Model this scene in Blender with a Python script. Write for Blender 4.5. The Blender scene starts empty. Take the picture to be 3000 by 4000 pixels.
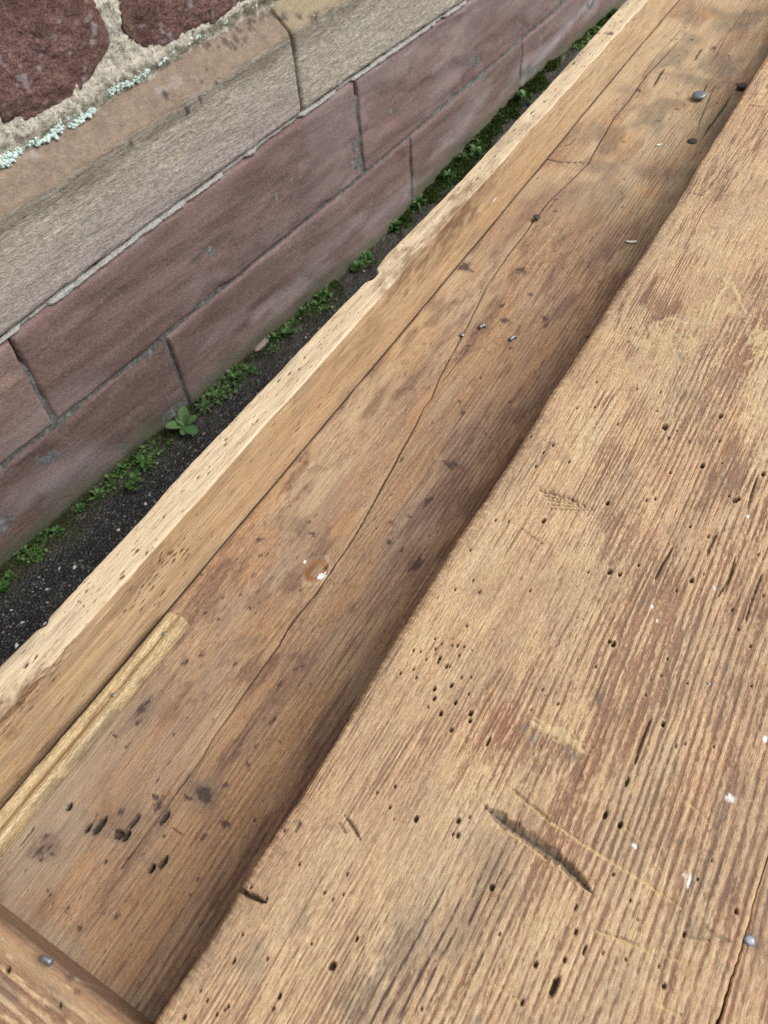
import bpy, math, random
import numpy as np
from mathutils import Matrix, Vector

random.seed(7)
sc = bpy.context.scene
COL = sc.collection
R = math.radians

# ------------------------------------------------------------------ camera
# rows: world X (across the bench), Y (along it), Z (up) in camera axes (right, down, forward)
CR = np.array([[0.8622006, 0.36517422, -0.35108106],
               [0.50294761, -0.69980293, 0.50726675],
               [-0.06044682, -0.61394108, -0.78703401]])
FPX = 3070.0
BENCH_Z = 0.84
CAM = np.array([0.0, 0.0, BENCH_Z + 0.5])
cam_d = bpy.data.cameras.new('camera')
cam = bpy.data.objects.new('camera', cam_d)
COL.objects.link(cam)
cam_d.sensor_fit = 'VERTICAL'
cam_d.sensor_height = 36.0
cam_d.lens = FPX / 4000.0 * 36.0
cam_d.clip_start = 0.02
cam_d.clip_end = 500.0
cam.matrix_world = Matrix(((CR[0, 0], -CR[0, 1], -CR[0, 2], CAM[0]),
                           (CR[1, 0], -CR[1, 1], -CR[1, 2], CAM[1]),
                           (CR[2, 0], -CR[2, 1], -CR[2, 2], CAM[2]),
                           (0, 0, 0, 1)))
cam_d.dof.use_dof = True
cam_d.dof.focus_distance = 0.66
cam_d.dof.aperture_fstop = 13.0
sc.camera = cam
sc.cycles.use_denoising = False       # keep the fine grain of wood and stone
sc.cycles.filter_width = 1.1

# ------------------------------------------------------------------ sky and soft sun (overcast)
SUN_EL, SUN_AZ = 47.0, 64.0          # azimuth from +Y towards +X
world = bpy.data.worlds.new('World')
sc.world = world
world.use_nodes = True
wn = world.node_tree
bg = wn.nodes['Background']
sky = wn.nodes.new('ShaderNodeTexSky')
sky.sky_type = 'NISHITA'
sky.sun_disc = False
sky.sun_elevation = R(SUN_EL)
sky.sun_rotation = R(SUN_AZ)
sky.dust_density = 4.0
hs = wn.nodes.new('ShaderNodeHueSaturation')
hs.inputs['Saturation'].default_value = 0.30
wn.links.new(sky.outputs[0], hs.inputs['Color'])
wn.links.new(hs.outputs[0], bg.inputs['Color'])
bg.inputs['Strength'].default_value = 0.080
sun_d = bpy.data.lights.new('sun', 'SUN')
sun_d.energy = 2.0
sun_d.angle = R(52)
sun_d.color = (1.0, 0.96, 0.90)
sun = bpy.data.objects.new('sun', sun_d)
COL.objects.link(sun)
sd = Vector((math.sin(R(SUN_AZ)) * math.cos(R(SUN_EL)), math.cos(R(SUN_AZ)) * math.cos(R(SUN_EL)), math.sin(R(SUN_EL))))
sun.rotation_euler = sd.to_track_quat('Z', 'Y').to_euler()
sun.location = (2, 2, 6)
vs = sc.view_settings
vs.view_transform = 'Standard'
vs.look = 'None'
vs.gamma = 1.0
vs.use_curve_mapping = False
vs.exposure = 0.55

# ------------------------------------------------------------------ helpers: pixels of the photograph -> rays
OFF = {1: (0, 0), 2: (1500, 0), 3: (0, 1000), 4: (1500, 1000), 5: (0, 2000), 6: (1500, 2000), 7: (0, 3000), 8: (1500, 3000)}
def zp(r, x, y):
    return OFF[r][0] + x * 0.9042, OFF[r][1] + y * 0.9042
def ray(p):
    return CR @ np.array([(p[0] - 1500) / FPX, (p[1] - 2000) / FPX, 1.0])
def onz(p, z):
    r = ray(p)
    return CAM + r * ((z - CAM[2]) / r[2])
WA = R(5.257)
WH = np.array([math.sin(WA), math.cos(WA), 0.0])          # along the wall
WN = np.array([-math.cos(WA), math.sin(WA), 0.0])         # into the wall
WD = 1.2919
def onwall(p, depth=0.0):
    """(s, z) of a pixel on the wall face, or on a plane set back by depth"""
    r = ray(p)
    q = CAM + r * ((WD + depth) / (r @ WN))
    return np.array([q @ WH, q[2]])

# ------------------------------------------------------------------ helpers: noise
_T = {}
def vn(x, y, seed=0):
    if seed not in _T:
        _T[seed] = np.random.RandomState(seed + 11).rand(256, 256).astype(np.float32)
    t = _T[seed]
    xf = np.floor(x); yf = np.floor(y)
    fx = (x - xf).astype(np.float32); fy = (y - yf).astype(np.float32)
    xi = xf.astype(np.int64) & 255; yi = yf.astype(np.int64) & 255
    x1 = (xi + 1) & 255; y1 = (yi + 1) & 255
    fx = fx * fx * (3 - 2 * fx); fy = fy * fy * (3 - 2 * fy)
    a = t[xi, yi]; b = t[x1, yi]; c = t[xi, y1]; d = t[x1, y1]
    return (a + (b - a) * fx) * (1 - fy) + (c + (d - c) * fx) * fy
def fbm(x, y, seed=0, o=3):
    s = 0; a = 1.0; n = 0
    for k in range(o):
        s = s + a * vn(x * 2 ** k + 17.3 * k, y * 2 ** k + 5.1 * k, seed + 31 * k)
        n += a; a *= 0.55
    return s / n
def ss(a, b, v):
    t = np.clip((v - a) / (b - a), 0, 1)
    return t * t * (3 - 2 * t)

# ------------------------------------------------------------------ helpers: objects
def link(o, parent=None):
    COL.objects.link(o)
    if parent is not None:
        o.parent = parent
    return o
def empty(name, label=None, cat=None, loc=(0, 0, 0), group=None):
    o = bpy.data.objects.new(name, None)
    o.empty_display_size = 0.05
    o.location = loc
    link(o)
    if label: o['label'] = label
    if cat: o['category'] = cat
    if group: o['group'] = group
    return o
def mesh_np(name, V, quads, mat, parent=None, attrs=None, tris=None, ngons=(), smooth=True):
    me = bpy.data.meshes.new(name)
    V = np.asarray(V, np.float32)
    nq = 0 if quads is None else len(quads)
    nt = 0 if tris is None else len(tris)
    loops = []
    starts = []
    if nq: loops.append(np.asarray(quads, np.int32).ravel())
    if nt: loops.append(np.asarray(tris, np.int32).ravel())
    for g in ngons: loops.append(np.asarray(g, np.int32))
    lv = np.concatenate(loops)
    sizes = np.concatenate([np.full(nq, 4), np.full(nt, 3), np.array([len(g) for g in ngons], int)]).astype(np.int32)
    starts = np.concatenate([[0], np.cumsum(sizes)[:-1]]).astype(np.int32)
    me.vertices.add(len(V)); me.vertices.foreach_set('co', V.ravel())
    me.loops.add(len(lv)); me.loops.foreach_set('vertex_index', lv)
    me.polygons.add(len(sizes)); me.polygons.foreach_set('loop_start', starts)
    sm = np.full(len(sizes), smooth)
    if len(ngons): sm[-len(ngons):] = False
    me.update(calc_edges=True)
    me.polygons.foreach_set('use_smooth', sm)
    for k, a in (attrs or {}).items():
        at = me.attributes.new(k, 'FLOAT', 'POINT')
        at.data.foreach_set('value', np.asarray(a, np.float32).ravel())
    me.materials.append(mat)
    me.validate()
    o = bpy.data.objects.new(name, me)
    return link(o, parent)
def gridq(n, m, cyc=False):
    """quads of an n x m vertex grid (row-major); cyc closes the m direction"""
    i = np.arange(n - 1)[:, None]; j = np.arange(m if cyc else m - 1)[None, :]
    j2 = (j + 1) % m
    return np.stack([i * m + j, i * m + j2, (i + 1) * m + j2, (i + 1) * m + j], -1).reshape(-1, 4)
def sweep(name, prof, ys, disp, mat, parent, attrs=None, shift=None, axis='y', top=BENCH_Z):
    """sweep a closed cross-section (clockwise seen along +Y: up the left face, over the top, down the right) along ys"""
    P = np.asarray(prof, float); M = len(P); N = len(ys)
    t = np.roll(P, -1, 0) - np.roll(P, 1, 0)
    t /= np.linalg.norm(t, axis=1)[:, None] + 1e-12
    nx, nz = -t[:, 1], t[:, 0]
    X = P[None, :, 0] + nx[None] * disp
    Zc = P[None, :, 1] + nz[None] * disp
    Y = np.repeat(np.asarray(ys)[:, None], M, 1)
    if shift is not None:
        X = X + shift[0]; Zc = Zc + shift[1]
    V = np.stack([X, Y, Zc + top], -1) if axis == 'y' else np.stack([Y, -X, Zc + top], -1)
    q = gridq(N, M, True)[:, ::-1]
    caps = [np.arange(M)[::-1][::1], (N - 1) * M + np.arange(M)]
    caps = [caps[0][::-1], caps[1][::-1]]
    return mesh_np(name, V.reshape(-1, 3), q, mat, parent, attrs, ngons=caps)

# ------------------------------------------------------------------ helpers: materials
class NT:
    def __init__(s, name):
        s.m = bpy.data.materials.new(name); s.m.use_nodes = True
        s.t = s.m.node_tree; s.b = s.t.nodes['Principled BSDF']
        s.co = s.t.nodes.new('ShaderNodeTexCoord').outputs['Object']
    def _set(s, sock, v):
        if isinstance(v, bpy.types.NodeSocket): s.t.links.new(v, sock)
        elif isinstance(v, (tuple, list)): sock.default_value = (*v, 1.0) if len(v) == 3 and sock.type == 'RGBA' else v
        else: sock.default_value = v
    def attr(s, name):
        n = s.t.nodes.new('ShaderNodeAttribute'); n.attribute_name = name; return n.outputs['Fac']
    def coords(s, scale, rot=(0, 0, 0)):
        n = s.t.nodes.new('ShaderNodeMapping'); n.inputs['Scale'].default_value = scale; n.inputs['Rotation'].default_value = rot
        s.t.links.new(s.co, n.inputs['Vector']); return n.outputs[0]
    def noise(s, scale, detail=4, rough=0.6, dist=0.0, rot=(0, 0, 0)):
        n = s.t.nodes.new('ShaderNodeTexNoise'); n.inputs['Scale'].default_value = 1.0
        n.inputs['Detail'].default_value = detail; n.inputs['Roughness'].default_value = rough; n.inputs['Distortion'].default_value = dist
        s.t.links.new(s.coords(scale, rot), n.inputs['Vector']); return n.outputs['Fac']
    def voro(s, scale, feature='F1', out='Distance'):
        n = s.t.nodes.new('ShaderNodeTexVoronoi'); n.feature = feature; n.inputs['Scale'].default_value = 1.0
        s.t.links.new(s.coords(scale), n.inputs['Vector']); return n.outputs[out]
    def ramp(s, f, stops):
        n = s.t.nodes.new('ShaderNodeValToRGB'); e = n.color_ramp.elements
        while len(e) < len(stops): e.new(0.5)
        for k, (p, c) in enumerate(stops):
            e[k].position = p; e[k].color = (*c, 1) if isinstance(c, (tuple, list)) else (c, c, c, 1)
        s.t.links.new(f, n.inputs['Fac']); return n.outputs['Color']
    def mix(s, f, a, b, mode='MIX'):
        n = s.t.nodes.new('ShaderNodeMix'); n.data_type = 'RGBA'; n.blend_type = mode
        s._set(n.inputs[0], f); s._set(n.inputs[6], a); s._set(n.inputs[7], b); return n.outputs[2]
    def math(s, op, a, b=0.0, c=0.0):
        n = s.t.nodes.new('ShaderNodeMath'); n.operation = op
        s._set(n.inputs[0], a); s._set(n.inputs[1], b); s._set(n.inputs[2], c); return n.outputs[0]
    def done(s, col, rough=0.7, bump=None, strength=0.3, dist=0.001, spec=0.3, metal=0.0):
        s._set(s.b.inputs['Base Color'], col); s._set(s.b.inputs['Roughness'], rough)
        s.b.inputs['Specular IOR Level'].default_value = spec; s.b.inputs['Metallic'].default_value = metal
        if bump is not None:
            n = s.t.nodes.new('ShaderNodeBump'); n.inputs['Strength'].default_value = strength; n.inputs['Distance'].default_value = dist
            s.t.links.new(bump, n.inputs['Height']); s.t.links.new(n.outputs[0], s.b.inputs['Normal'])
        return s.m

def wood_marks(n, c):
    """wear shared by all boards: soot-grey grime, ink-purple stains, pits dark with dirt and painted shade, pale scratches, white paint with painted glints and daylight, bluish-green paint"""
    c = n.mix(n.attr('grime'), c, n.ramp(n.noise((260, 50, 260)), [(0.3, (0.085, 0.073, 0.060)), (0.7, (0.22, 0.185, 0.145))]))
    c = n.mix(n.attr('ink'), c, (0.040, 0.027, 0.030))
    c = n.mix(n.attr('pale'), c, (0.60, 0.42, 0.215))
    c = n.mix(n.attr('pit'), c, (0.036, 0.024, 0.016))  # dirt colour in holes and cracks, darkened to paint in the recess shade
    c = n.mix(n.attr('white'), c, (0.85, 0.87, 0.87))
    c = n.mix(n.attr('teal'), c, (0.15, 0.195, 0.175))
    return c

def bench_wood(name, along=(1, 0)):
    n = NT(name)
    f = (520, 26, 520) if along[0] else (26, 520, 520)
    f2 = (240, 14, 240) if along[0] else (14, 240, 240)
    f3 = (760, 190, 760) if along[0] else (190, 760, 760)
    fib = n.noise(f, 5, 0.78, 0.35)
    mid = n.noise(f2, 4, 0.6)
    blot = n.noise((14, 8, 14), 3, 0.55)
    tiny = n.noise(f3, 3, 0.7)
    red = n.ramp(mid, [(0.28, (0.185, 0.086, 0.048)), (0.5, (0.295, 0.152, 0.086)), (0.75, (0.40, 0.245, 0.150))])
    red = n.mix(n.ramp(blot, [(0.40, 0.0), (0.62, 0.5)]), red, (0.31, 0.178, 0.118))
    tan = n.ramp(fib, [(0.22, (0.375, 0.240, 0.132)), (0.45, (0.555, 0.380, 0.222)), (0.70, (0.69, 0.505, 0.318))])
    tan = n.mix(n.ramp(blot, [(0.42, 0.0), (0.75, 0.30)]), tan, (0.44, 0.35, 0.225))
    b2 = n.noise((26, 9, 26), 4, 0.6)
    tan = n.mix(n.ramp(b2, [(0.40, 0.55), (0.55, 0.0)]), tan, n.ramp(fib, [(0.3, (0.33, 0.185, 0.105)), (0.65, (0.57, 0.36, 0.225))]))
    tan = n.mix(n.ramp(b2, [(0.56, 0.0), (0.70, 0.45)]), tan, n.ramp(fib, [(0.3, (0.42, 0.31, 0.19)), (0.65, (0.66, 0.53, 0.36))]))
    c = n.mix(n.attr('bare'), red, tan)
    c = n.mix(0.50, c, n.ramp(tiny, [(0.25, 0.06), (0.5, 0.5), (0.75, 0.90)]), 'OVERLAY')
    c = n.mix(n.ramp(fib, [(0.30, 0.40), (0.41, 0.0)]), c, (0.190, 0.130, 0.085))
    c = n.mix(n.attr('ochre'), c, (0.62, 0.465, 0.265))
    c = wood_marks(n, c)
    h = n.math('ADD', n.math('MULTIPLY', fib, 0.9), n.math('ADD', n.math('MULTIPLY', mid, 0.5), n.math('MULTIPLY', tiny, 0.4)))
    r = n.math('SUBTRACT', 0.80, n.math('MULTIPLY', n.math('SUBTRACT', 1.0, n.attr('bare')), 0.20))
    return n.done(c, r, h, 0.75, 0.0014, 0.28)

def tray_wood(name):
    n = NT(name)
    fib = n.noise((480, 26, 480), 5, 0.72, 0.3)
    tiny = n.noise((1000, 190, 1000), 3, 0.7)
    mid = n.noise((210, 9, 210), 4, 0.6, 0.4)
    big = n.noise((16, 5, 16), 4, 0.6)
    c = n.ramp(mid, [(0.25, (0.255, 0.148, 0.084)), (0.5, (0.385, 0.242, 0.146)), (0.75, (0.50, 0.340, 0.215))])
    c = n.mix(0.50, c, n.ramp(fib, [(0.33, (0.095, 0.050, 0.029)), (0.5, (0.34, 0.205, 0.118)), (0.68, (0.62, 0.42, 0.255))]))
    c = n.mix(0.6, c, n.ramp(tiny, [(0.25, 0.08), (0.5, 0.5), (0.75, 0.88)]), 'OVERLAY')
    c = n.mix(n.ramp(big, [(0.42, 0.0), (0.68, 0.6)]), c, (0.27, 0.185, 0.135))
    c = n.mix(n.attr('dusty'), c, n.ramp(fib, [(0.3, (0.26, 0.195, 0.14)), (0.7, (0.40, 0.31, 0.225))]))
    c = n.mix(n.attr('bleach'), c, n.mix(0.5, n.ramp(mid, [(0.3, (0.47, 0.345, 0.205)), (0.7, (0.60, 0.465, 0.30))]), n.ramp(fib, [(0.35, (0.28, 0.19, 0.105)), (0.6, (0.60, 0.47, 0.31))])))
    c = n.mix(n.attr('orange'), c, (0.46, 0.245, 0.095))
    c = n.mix(n.attr('plum'), c, n.ramp(tiny, [(0.3, (0.085, 0.044, 0.034)), (0.7, (0.200, 0.112, 0.080))]))
    c = n.mix(n.attr('knot'), c, (0.30, 0.135, 0.055))
    c = wood_marks(n, c)
    h = n.math('ADD', fib, n.math('ADD', n.math('MULTIPLY', mid, 0.6), n.math('MULTIPLY', tiny, 0.6)))
    return n.done(c, 0.66, h, 0.60, 0.0012, 0.30)

def rail_wood(name):
    n = NT(name)
    fib = n.noise((560, 34, 560), 5, 0.7)
    dash = n.noise((620, 120, 620), 2, 0.5)
    mid = n.noise((160, 9, 160), 4, 0.6)
    face = n.ramp(mid, [(0.25, (0.375, 0.240, 0.130)), (0.55, (0.51, 0.350, 0.205)), (0.8, (0.60, 0.440, 0.275))])
    topc = n.ramp(mid, [(0.25, (0.55, 0.425, 0.275)), (0.55, (0.69, 0.56, 0.385)), (0.8, (0.77, 0.65, 0.48))])
    c = n.mix(n.attr('bleach'), face, topc)
    c = n.mix(n.ramp(fib, [(0.32, 0.6), (0.52, 0.0)]), c, (0.28, 0.175, 0.095))
    c = n.mix(n.ramp(dash, [(0.66, 0.0), (0.72, 0.75)]), c, (0.17, 0.095, 0.045))
    c = n.mix(n.attr('plum'), c, n.ramp(fib, [(0.3, (0.085, 0.043, 0.022)), (0.7, (0.25, 0.14, 0.07))]))
    c = wood_marks(n, c)
    return n.done(c, 0.74, n.math('ADD', fib, dash), 0.45, 0.0011, 0.28)

def strip_wood(name):
    n = NT(name)
    fib = n.noise((520, 45, 520), 4, 0.7)
    mid = n.noise((240, 12, 240), 4, 0.6)
    c = n.ramp(mid, [(0.25, (0.33, 0.236, 0.124)), (0.5, (0.48, 0.365, 0.205)), (0.75, (0.64, 0.51, 0.315))])
    c = n.mix(n.ramp(fib, [(0.30, 0.6), (0.50, 0.0)]), c, (0.22, 0.145, 0.068))
    c = n.mix(0.6, c, n.ramp(n.noise((900, 260, 900), 3, 0.7), [(0.25, 0.08), (0.5, 0.5), (0.75, 0.88)]), 'OVERLAY')
    c = n.mix(n.attr('plum'), c, (0.30, 0.175, 0.085))
    c = wood_marks(n, c)
    return n.done(c, 0.62, fib, 0.8, 0.0016, 0.3)

def metal(name, col, rough=0.42, rust=0.3):
    n = NT(name)
    c = n.ramp(n.noise((700, 700, 700), 4), [(0.35, col), (0.75, tuple(v * (1 - rust) for v in col))])
    return n.done(c, n.ramp(n.noise((900, 900, 900)), [(0.3, rough), (0.8, rough + 0.25)]), n.noise((1500, 1500, 1500)), 0.25, 0.0003, 0.5, 0.85)

def stone(name, stops, scale=(7, 40, 24), pale=(0.33, 0.27, 0.26), pale_amt=0.5, grain=260, rot=0.0, algae=0.0, bump=0.6, gs=0.35):
    """wall stone; object X runs along the wall, Z up"""
    n = NT(name)
    st = n.noise(scale, 6, 0.62, 0.5, (0, rot, 0))
    gr = n.noise((grain, grain, grain), 3, 0.6)
    big = n.noise((3.2, 9, 6), 5, 0.62, 0.8)
    c = n.ramp(st, stops)
    c = n.mix(n.ramp(big, [(0.50, 0.0), (0.75, pale_amt * 0.5)]), c, pale)
    c = n.mix(gs, c, n.ramp(gr, [(0.28, (0.02, 0.014, 0.013)), (0.5, (0.27, 0.21, 0.19)), (0.78, (0.66, 0.58, 0.54))]), 'OVERLAY')
    dust = n.noise((90, 90, 90), 2, 0.4)
    c = n.mix(n.ramp(dust, [(0.70, 0.0), (0.78, 0.4)]), c, (0.36, 0.31, 0.29))
    sp = n.noise((110, 110, 150), 5, 0.75)
    c = n.mix(0.50, c, n.ramp(sp, [(0.25, 0.12), (0.5, 0.5), (0.75, 0.84)]), 'OVERLAY')
    c = n.mix(n.attr('salt'), c, (0.42, 0.40, 0.42))
    c = n.mix(n.attr('soot'), c, (0.045, 0.038, 0.042))
    c = n.mix(n.attr('algae'), c, (0.085, 0.105, 0.062))
    h = n.math('ADD', n.math('MULTIPLY', st, 2.2), n.math('MULTIPLY', gr, 0.8))
    return n.done(c, 0.85, h, bump, 0.0022, 0.2)

M = {}
M['bench'] = bench_wood('old worn pine')
M['cleat'] = bench_wood('old worn pine across', (0, 1))
M['tray'] = tray_wood('stained tray board')
M['rail'] = rail_wood('pale beech rail')
M['strip'] = strip_wood('golden moulding')
M['leg'] = tray_wood('bench leg timber')
M['nail'] = metal('galvanised nail', (0.30, 0.33, 0.37), 0.45, 0.25)
M['rusty'] = metal('dark rusty iron', (0.13, 0.112, 0.105), 0.6, 0.4)

# ------------------------------------------------------------------ feature painting on structured grids
class Field:
    """scalar masks on an (N, M) grid with coordinates X[N, M], Y[N, M]"""
    def __init__(s, X, Y, names):
        s.X, s.Y = X, Y
        s.h = np.zeros(X.shape, np.float64)
        s.a = {k: np.zeros(X.shape, np.float32) for k in names}
    def win(s, x, y, rx, ry):
        ys = s.Y[:, 0]
        i0, i1 = np.searchsorted(ys, y - ry), np.searchsorted(ys, y + ry)
        return slice(max(i0, 0), max(i1, 0))
    def blob(s, name, x, y, rx, ry, amt=1.0, soft=0.5, rough=0.35, ang=0.0, seed=3, freq=1.0):
        w = s.win(x, y, 0, max(rx, ry) * 1.7)
        if w.start >= w.stop: return
        dx, dy = s.X[w] - x, s.Y[w] - y
        c, sn = math.cos(ang), math.sin(ang)
        u = (dx * c + dy * sn) / rx; v = (-dx * sn + dy * c) / ry
        d = np.sqrt(u * u + v * v)
        d = d + rough * (fbm(u * 2.2 * freq + x * 931, v * 2.2 * freq + y * 577, seed, 2) - 0.5) * 2
        m = amt * (1 - ss(1 - soft, 1 + soft * 0.3, d))
        s.a[name][w] = np.maximum(s.a[name][w], m)
        return w, d
    def hole(s, x, y, r, depth, ry=None, dark=1.0, rim=0.0):
        ry = ry or r
        w = s.win(x, y, 0, ry * 3)
        if w.start >= w.stop: return
        d = np.sqrt(((s.X[w] - x) / r) ** 2 + ((s.Y[w] - y) / ry) ** 2)
        d = d + 0.35 * (vn(s.X[w] * 900 + x * 777, s.Y[w] * 900, 5) - 0.5)
        s.h[w] -= depth * (1 - ss(0.45, 1.05, d))
        s.a['pit'][w] = np.maximum(s.a['pit'][w], dark * (1 - ss(0.55, 1.1, d)))
        if rim:
            s.h[w] += rim * np.exp(-((d - 1.3) / 0.35) ** 2)
            s.a['bare'][w] = np.maximum(s.a['bare'][w], 0.8 * np.exp(-((d - 1.4) / 0.45) ** 2))
    def line(s, pts, width, depth=0.0, name=None, amt=1.0, wob=0.0, taper=True, side=None):
        P = np.array(pts)[:, :2]
        y0, y1 = P[:, 1].min() - width * 3, P[:, 1].max() + width * 3
        ys = s.Y[:, 0]
        w = slice(np.searchsorted(ys, y0), np.searchsorted(ys, y1))
        if w.start >= w.stop: return
        X, Y = s.X[w], s.Y[w]
        best = np.full(X.shape, 9.0); bt = np.zeros(X.shape); sg = np.zeros(X.shape)
        L = np.concatenate([[0], np.cumsum(np.linalg.norm(np.diff(P, axis=0), axis=1))])
        for k in range(len(P) - 1):
            a, b = P[k], P[k + 1]; ab = b - a; l2 = ab @ ab + 1e-12
            t = np.clip(((X - a[0]) * ab[0] + (Y - a[1]) * ab[1]) / l2, 0, 1)
            ex, ey = X - a[0] - t * ab[0], Y - a[1] - t * ab[1]
            d = np.sqrt(ex * ex + ey * ey)
            m = d < best
            best = np.where(m, d, best); bt = np.where(m, (L[k] + t * (L[k + 1] - L[k])) / L[-1], bt)
            sg = np.where(m, np.sign(ex * ab[1] - ey * ab[0]), sg)
        wd = width * (np.clip(np.minimum(bt, 1 - bt) * 6, 0.15, 1) if taper else 1.0)
        if wob: wd = wd * (1 + wob * (vn(X * 400, Y * 400, 9) - 0.5) * 2)
        p = 1 - ss(0.35, 1.15, best / wd)
        s.h[w] -= depth * p
        if name:
            s.a[name][w] = np.maximum(s.a[name][w], amt * p)
        return w, best / wd, sg
    def flat(s):
        return {k: v for k, v in s.a.items()}

def yspace(a, b, f, lo, hi):
    """stations from a to b, spaced by f(y), coarse outside [lo, hi]"""
    out = [a]
    while out[-1] < b:
        y = out[-1]
        out.append(y + (f(y) if lo <= y <= hi else 0.012))
    return np.array(out)

# ================================================================== ground
def ground_z(x, y):
    s = x * WH[0] + y * WH[1]
    return -0.026 + 0.115 * ss(1.45, 2.7, s)
n = NT('wet dark asphalt')
cell = n.voro((170, 170, 170), 'F1', 'Color')
cd = n.voro((170, 170, 170))
sepn = n.t.nodes.new('ShaderNodeSeparateColor'); n.t.links.new(cell, sepn.inputs[0])
agg = n.ramp(sepn.outputs[0], [(0.0, (0.010, 0.010, 0.012)), (0.55, (0.022, 0.023, 0.026)), (0.80, (0.05, 0.05, 0.05)), (0.93, (0.10, 0.095, 0.085)), (1.0, (0.24, 0.22, 0.19))])
asp = n.mix(n.ramp(cd, [(0.35, 0.0), (0.6, 1.0)]), agg, (0.008, 0.008, 0.010))
asp = n.mix(n.ramp(n.noise((5, 5, 5), 5), [(0.45, 0.0), (0.7, 0.35)]), asp, (0.045, 0.040, 0.034))
asp = n.mix(n.attr('soil'), asp, n.ramp(n.noise((120, 120, 120)), [(0.3, (0.018, 0.016, 0.011)), (0.7, (0.060, 0.055, 0.038))]))
M['asphalt'] = n.done(asp, n.ramp(n.noise((60, 60, 60)), [(0.3, 0.38), (0.7, 0.72)]), n.math('SUBTRACT', 1.0, cd), 0.7, 0.005, 0.45)
def span(core, far):
    a = np.concatenate([-np.array(far)[::-1] + core[0], core, core[-1] + np.array(far)])
    return a
gx = span(np.arange(-1.55, 0.2, 0.006), [0.02, 0.06, 0.15, 0.4, 1, 3, 8, 20, 60, 150])
gy = span(np.arange(0.0, 3.0, 0.0075), [0.02, 0.06, 0.15, 0.4, 1, 3, 8, 20, 60, 150])
GX, GY = np.meshgrid(gx, gy)
GW = -(GX * WN[0] + GY * WN[1]) + WD                # distance out from the wall face
GZ = ground_z(GX, GY) + 0.004 * (fbm(GX * 30, GY * 30, 2) - 0.5) + 0.005 * (vn(GX * 140, GY * 140, 4) - 0.5)
soil = 1 - ss(0.02, 0.12, GW + 0.06 * (fbm(GX * 22, GY * 22, 8) - 0.5))
GZ += 0.012 * soil * fbm(GX * 60, GY * 60, 6)
ground = mesh_np('ground', np.stack([GX, GY, GZ], -1).reshape(-1, 3), gridq(*GX.shape), M['asphalt'], None, {'soil': soil})
ground['kind'] = 'structure'

# ================================================================== stone wall
wall = empty('stone_wall', 'old red sandstone building wall with buff chamfered plinth behind the workbench', 'wall')
wall.location = tuple(WN * WD)
wall.rotation_euler = (0, 0, math.pi / 2 - WA)       # local X = along the wall, local Y = into the wall
def wl(s, d, z):
    return np.stack(np.broadcast_arrays(s, d, z), -1)

M['ashlar'] = [stone('red sandstone %s' % k, st, sc_, pale, pa, 240, rt) for k, st, sc_, pale, pa, rt in (
    ('plum', [(0.30, (0.159, 0.105, 0.098)), (0.52, (0.243, 0.171, 0.158)), (0.75, (0.325, 0.244, 0.226))], (4, 40, 26), (0.34, 0.28, 0.275), 0.55, -0.12),
    ('rose', [(0.30, (0.208, 0.144, 0.129)), (0.52, (0.298, 0.217, 0.195)), (0.75, (0.378, 0.287, 0.259))], (5, 40, 22), (0.38, 0.31, 0.30), 0.5, -0.2),
    ('brown', [(0.30, (0.149, 0.102, 0.092)), (0.52, (0.221, 0.160, 0.144)), (0.75, (0.291, 0.222, 0.202))], (4, 40, 30), (0.27, 0.235, 0.23), 0.6, -0.25))]
M['rubble'] = stone('dark red rubble', [(0.30, (0.135, 0.082, 0.075)), (0.5, (0.215, 0.140, 0.128)), (0.72, (0.300, 0.210, 0.192))], (16, 40, 26), (0.22, 0.145, 0.135), 0.3, 300, -0.3, bump=1.0, gs=0.75)

n = NT('buff plinth stone')
tool = n.noise((30, 80, 170), 5, 0.7, 0.5)
fine = n.noise((330, 330, 330), 3, 0.6)
bigp = n.noise((3, 8, 9), 4, 0.6)
facec = n.ramp(tool, [(0.26, (0.22, 0.200, 0.162)), (0.47, (0.43, 0.405, 0.345)), (0.72, (0.58, 0.56, 0.50))])
facec = n.mix(n.ramp(bigp, [(0.45, 0.0), (0.7, 0.5)]), facec, (0.33, 0.300, 0.255))
chamc = n.ramp(n.noise((26, 26, 26), 5, 0.6), [(0.3, (0.225, 0.172, 0.132)), (0.7, (0.325, 0.258, 0.205))])
c = n.mix(n.attr('chamfer'), facec, chamc)
c = n.mix(n.attr('ochre'), c, (0.36, 0.31, 0.205))
c = n.mix(n.attr('rosy'), c, n.ramp(n.noise((8, 30, 50), 4), [(0.3, (0.33, 0.285, 0.265)), (0.7, (0.48, 0.44, 0.435))]))
c = n.mix(n.attr('greydirt'), c, (0.195, 0.172, 0.138))
c = n.mix(n.math('SUBTRACT', 0.6, n.math('MULTIPLY', n.attr('chamfer'), 0.3)), c, n.ramp(n.noise((75, 75, 150), 5, 0.75), [(0.28, 0.10), (0.5, 0.5), (0.72, 0.88)]), 'OVERLAY')
c = n.mix(0.30, c, n.ramp(fine, [(0.28, (0.05, 0.04, 0.03)), (0.5, (0.40, 0.36, 0.32)), (0.75, (0.75, 0.7, 0.62))]), 'OVERLAY')
c = n.mix(n.attr('soot'), c, (0.060, 0.052, 0.056))
M['plinth'] = n.done(c, 0.86, n.math('ADD', n.math('MULTIPLY', tool, 2.0), fine), 0.75, 0.0026, 0.2)

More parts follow.
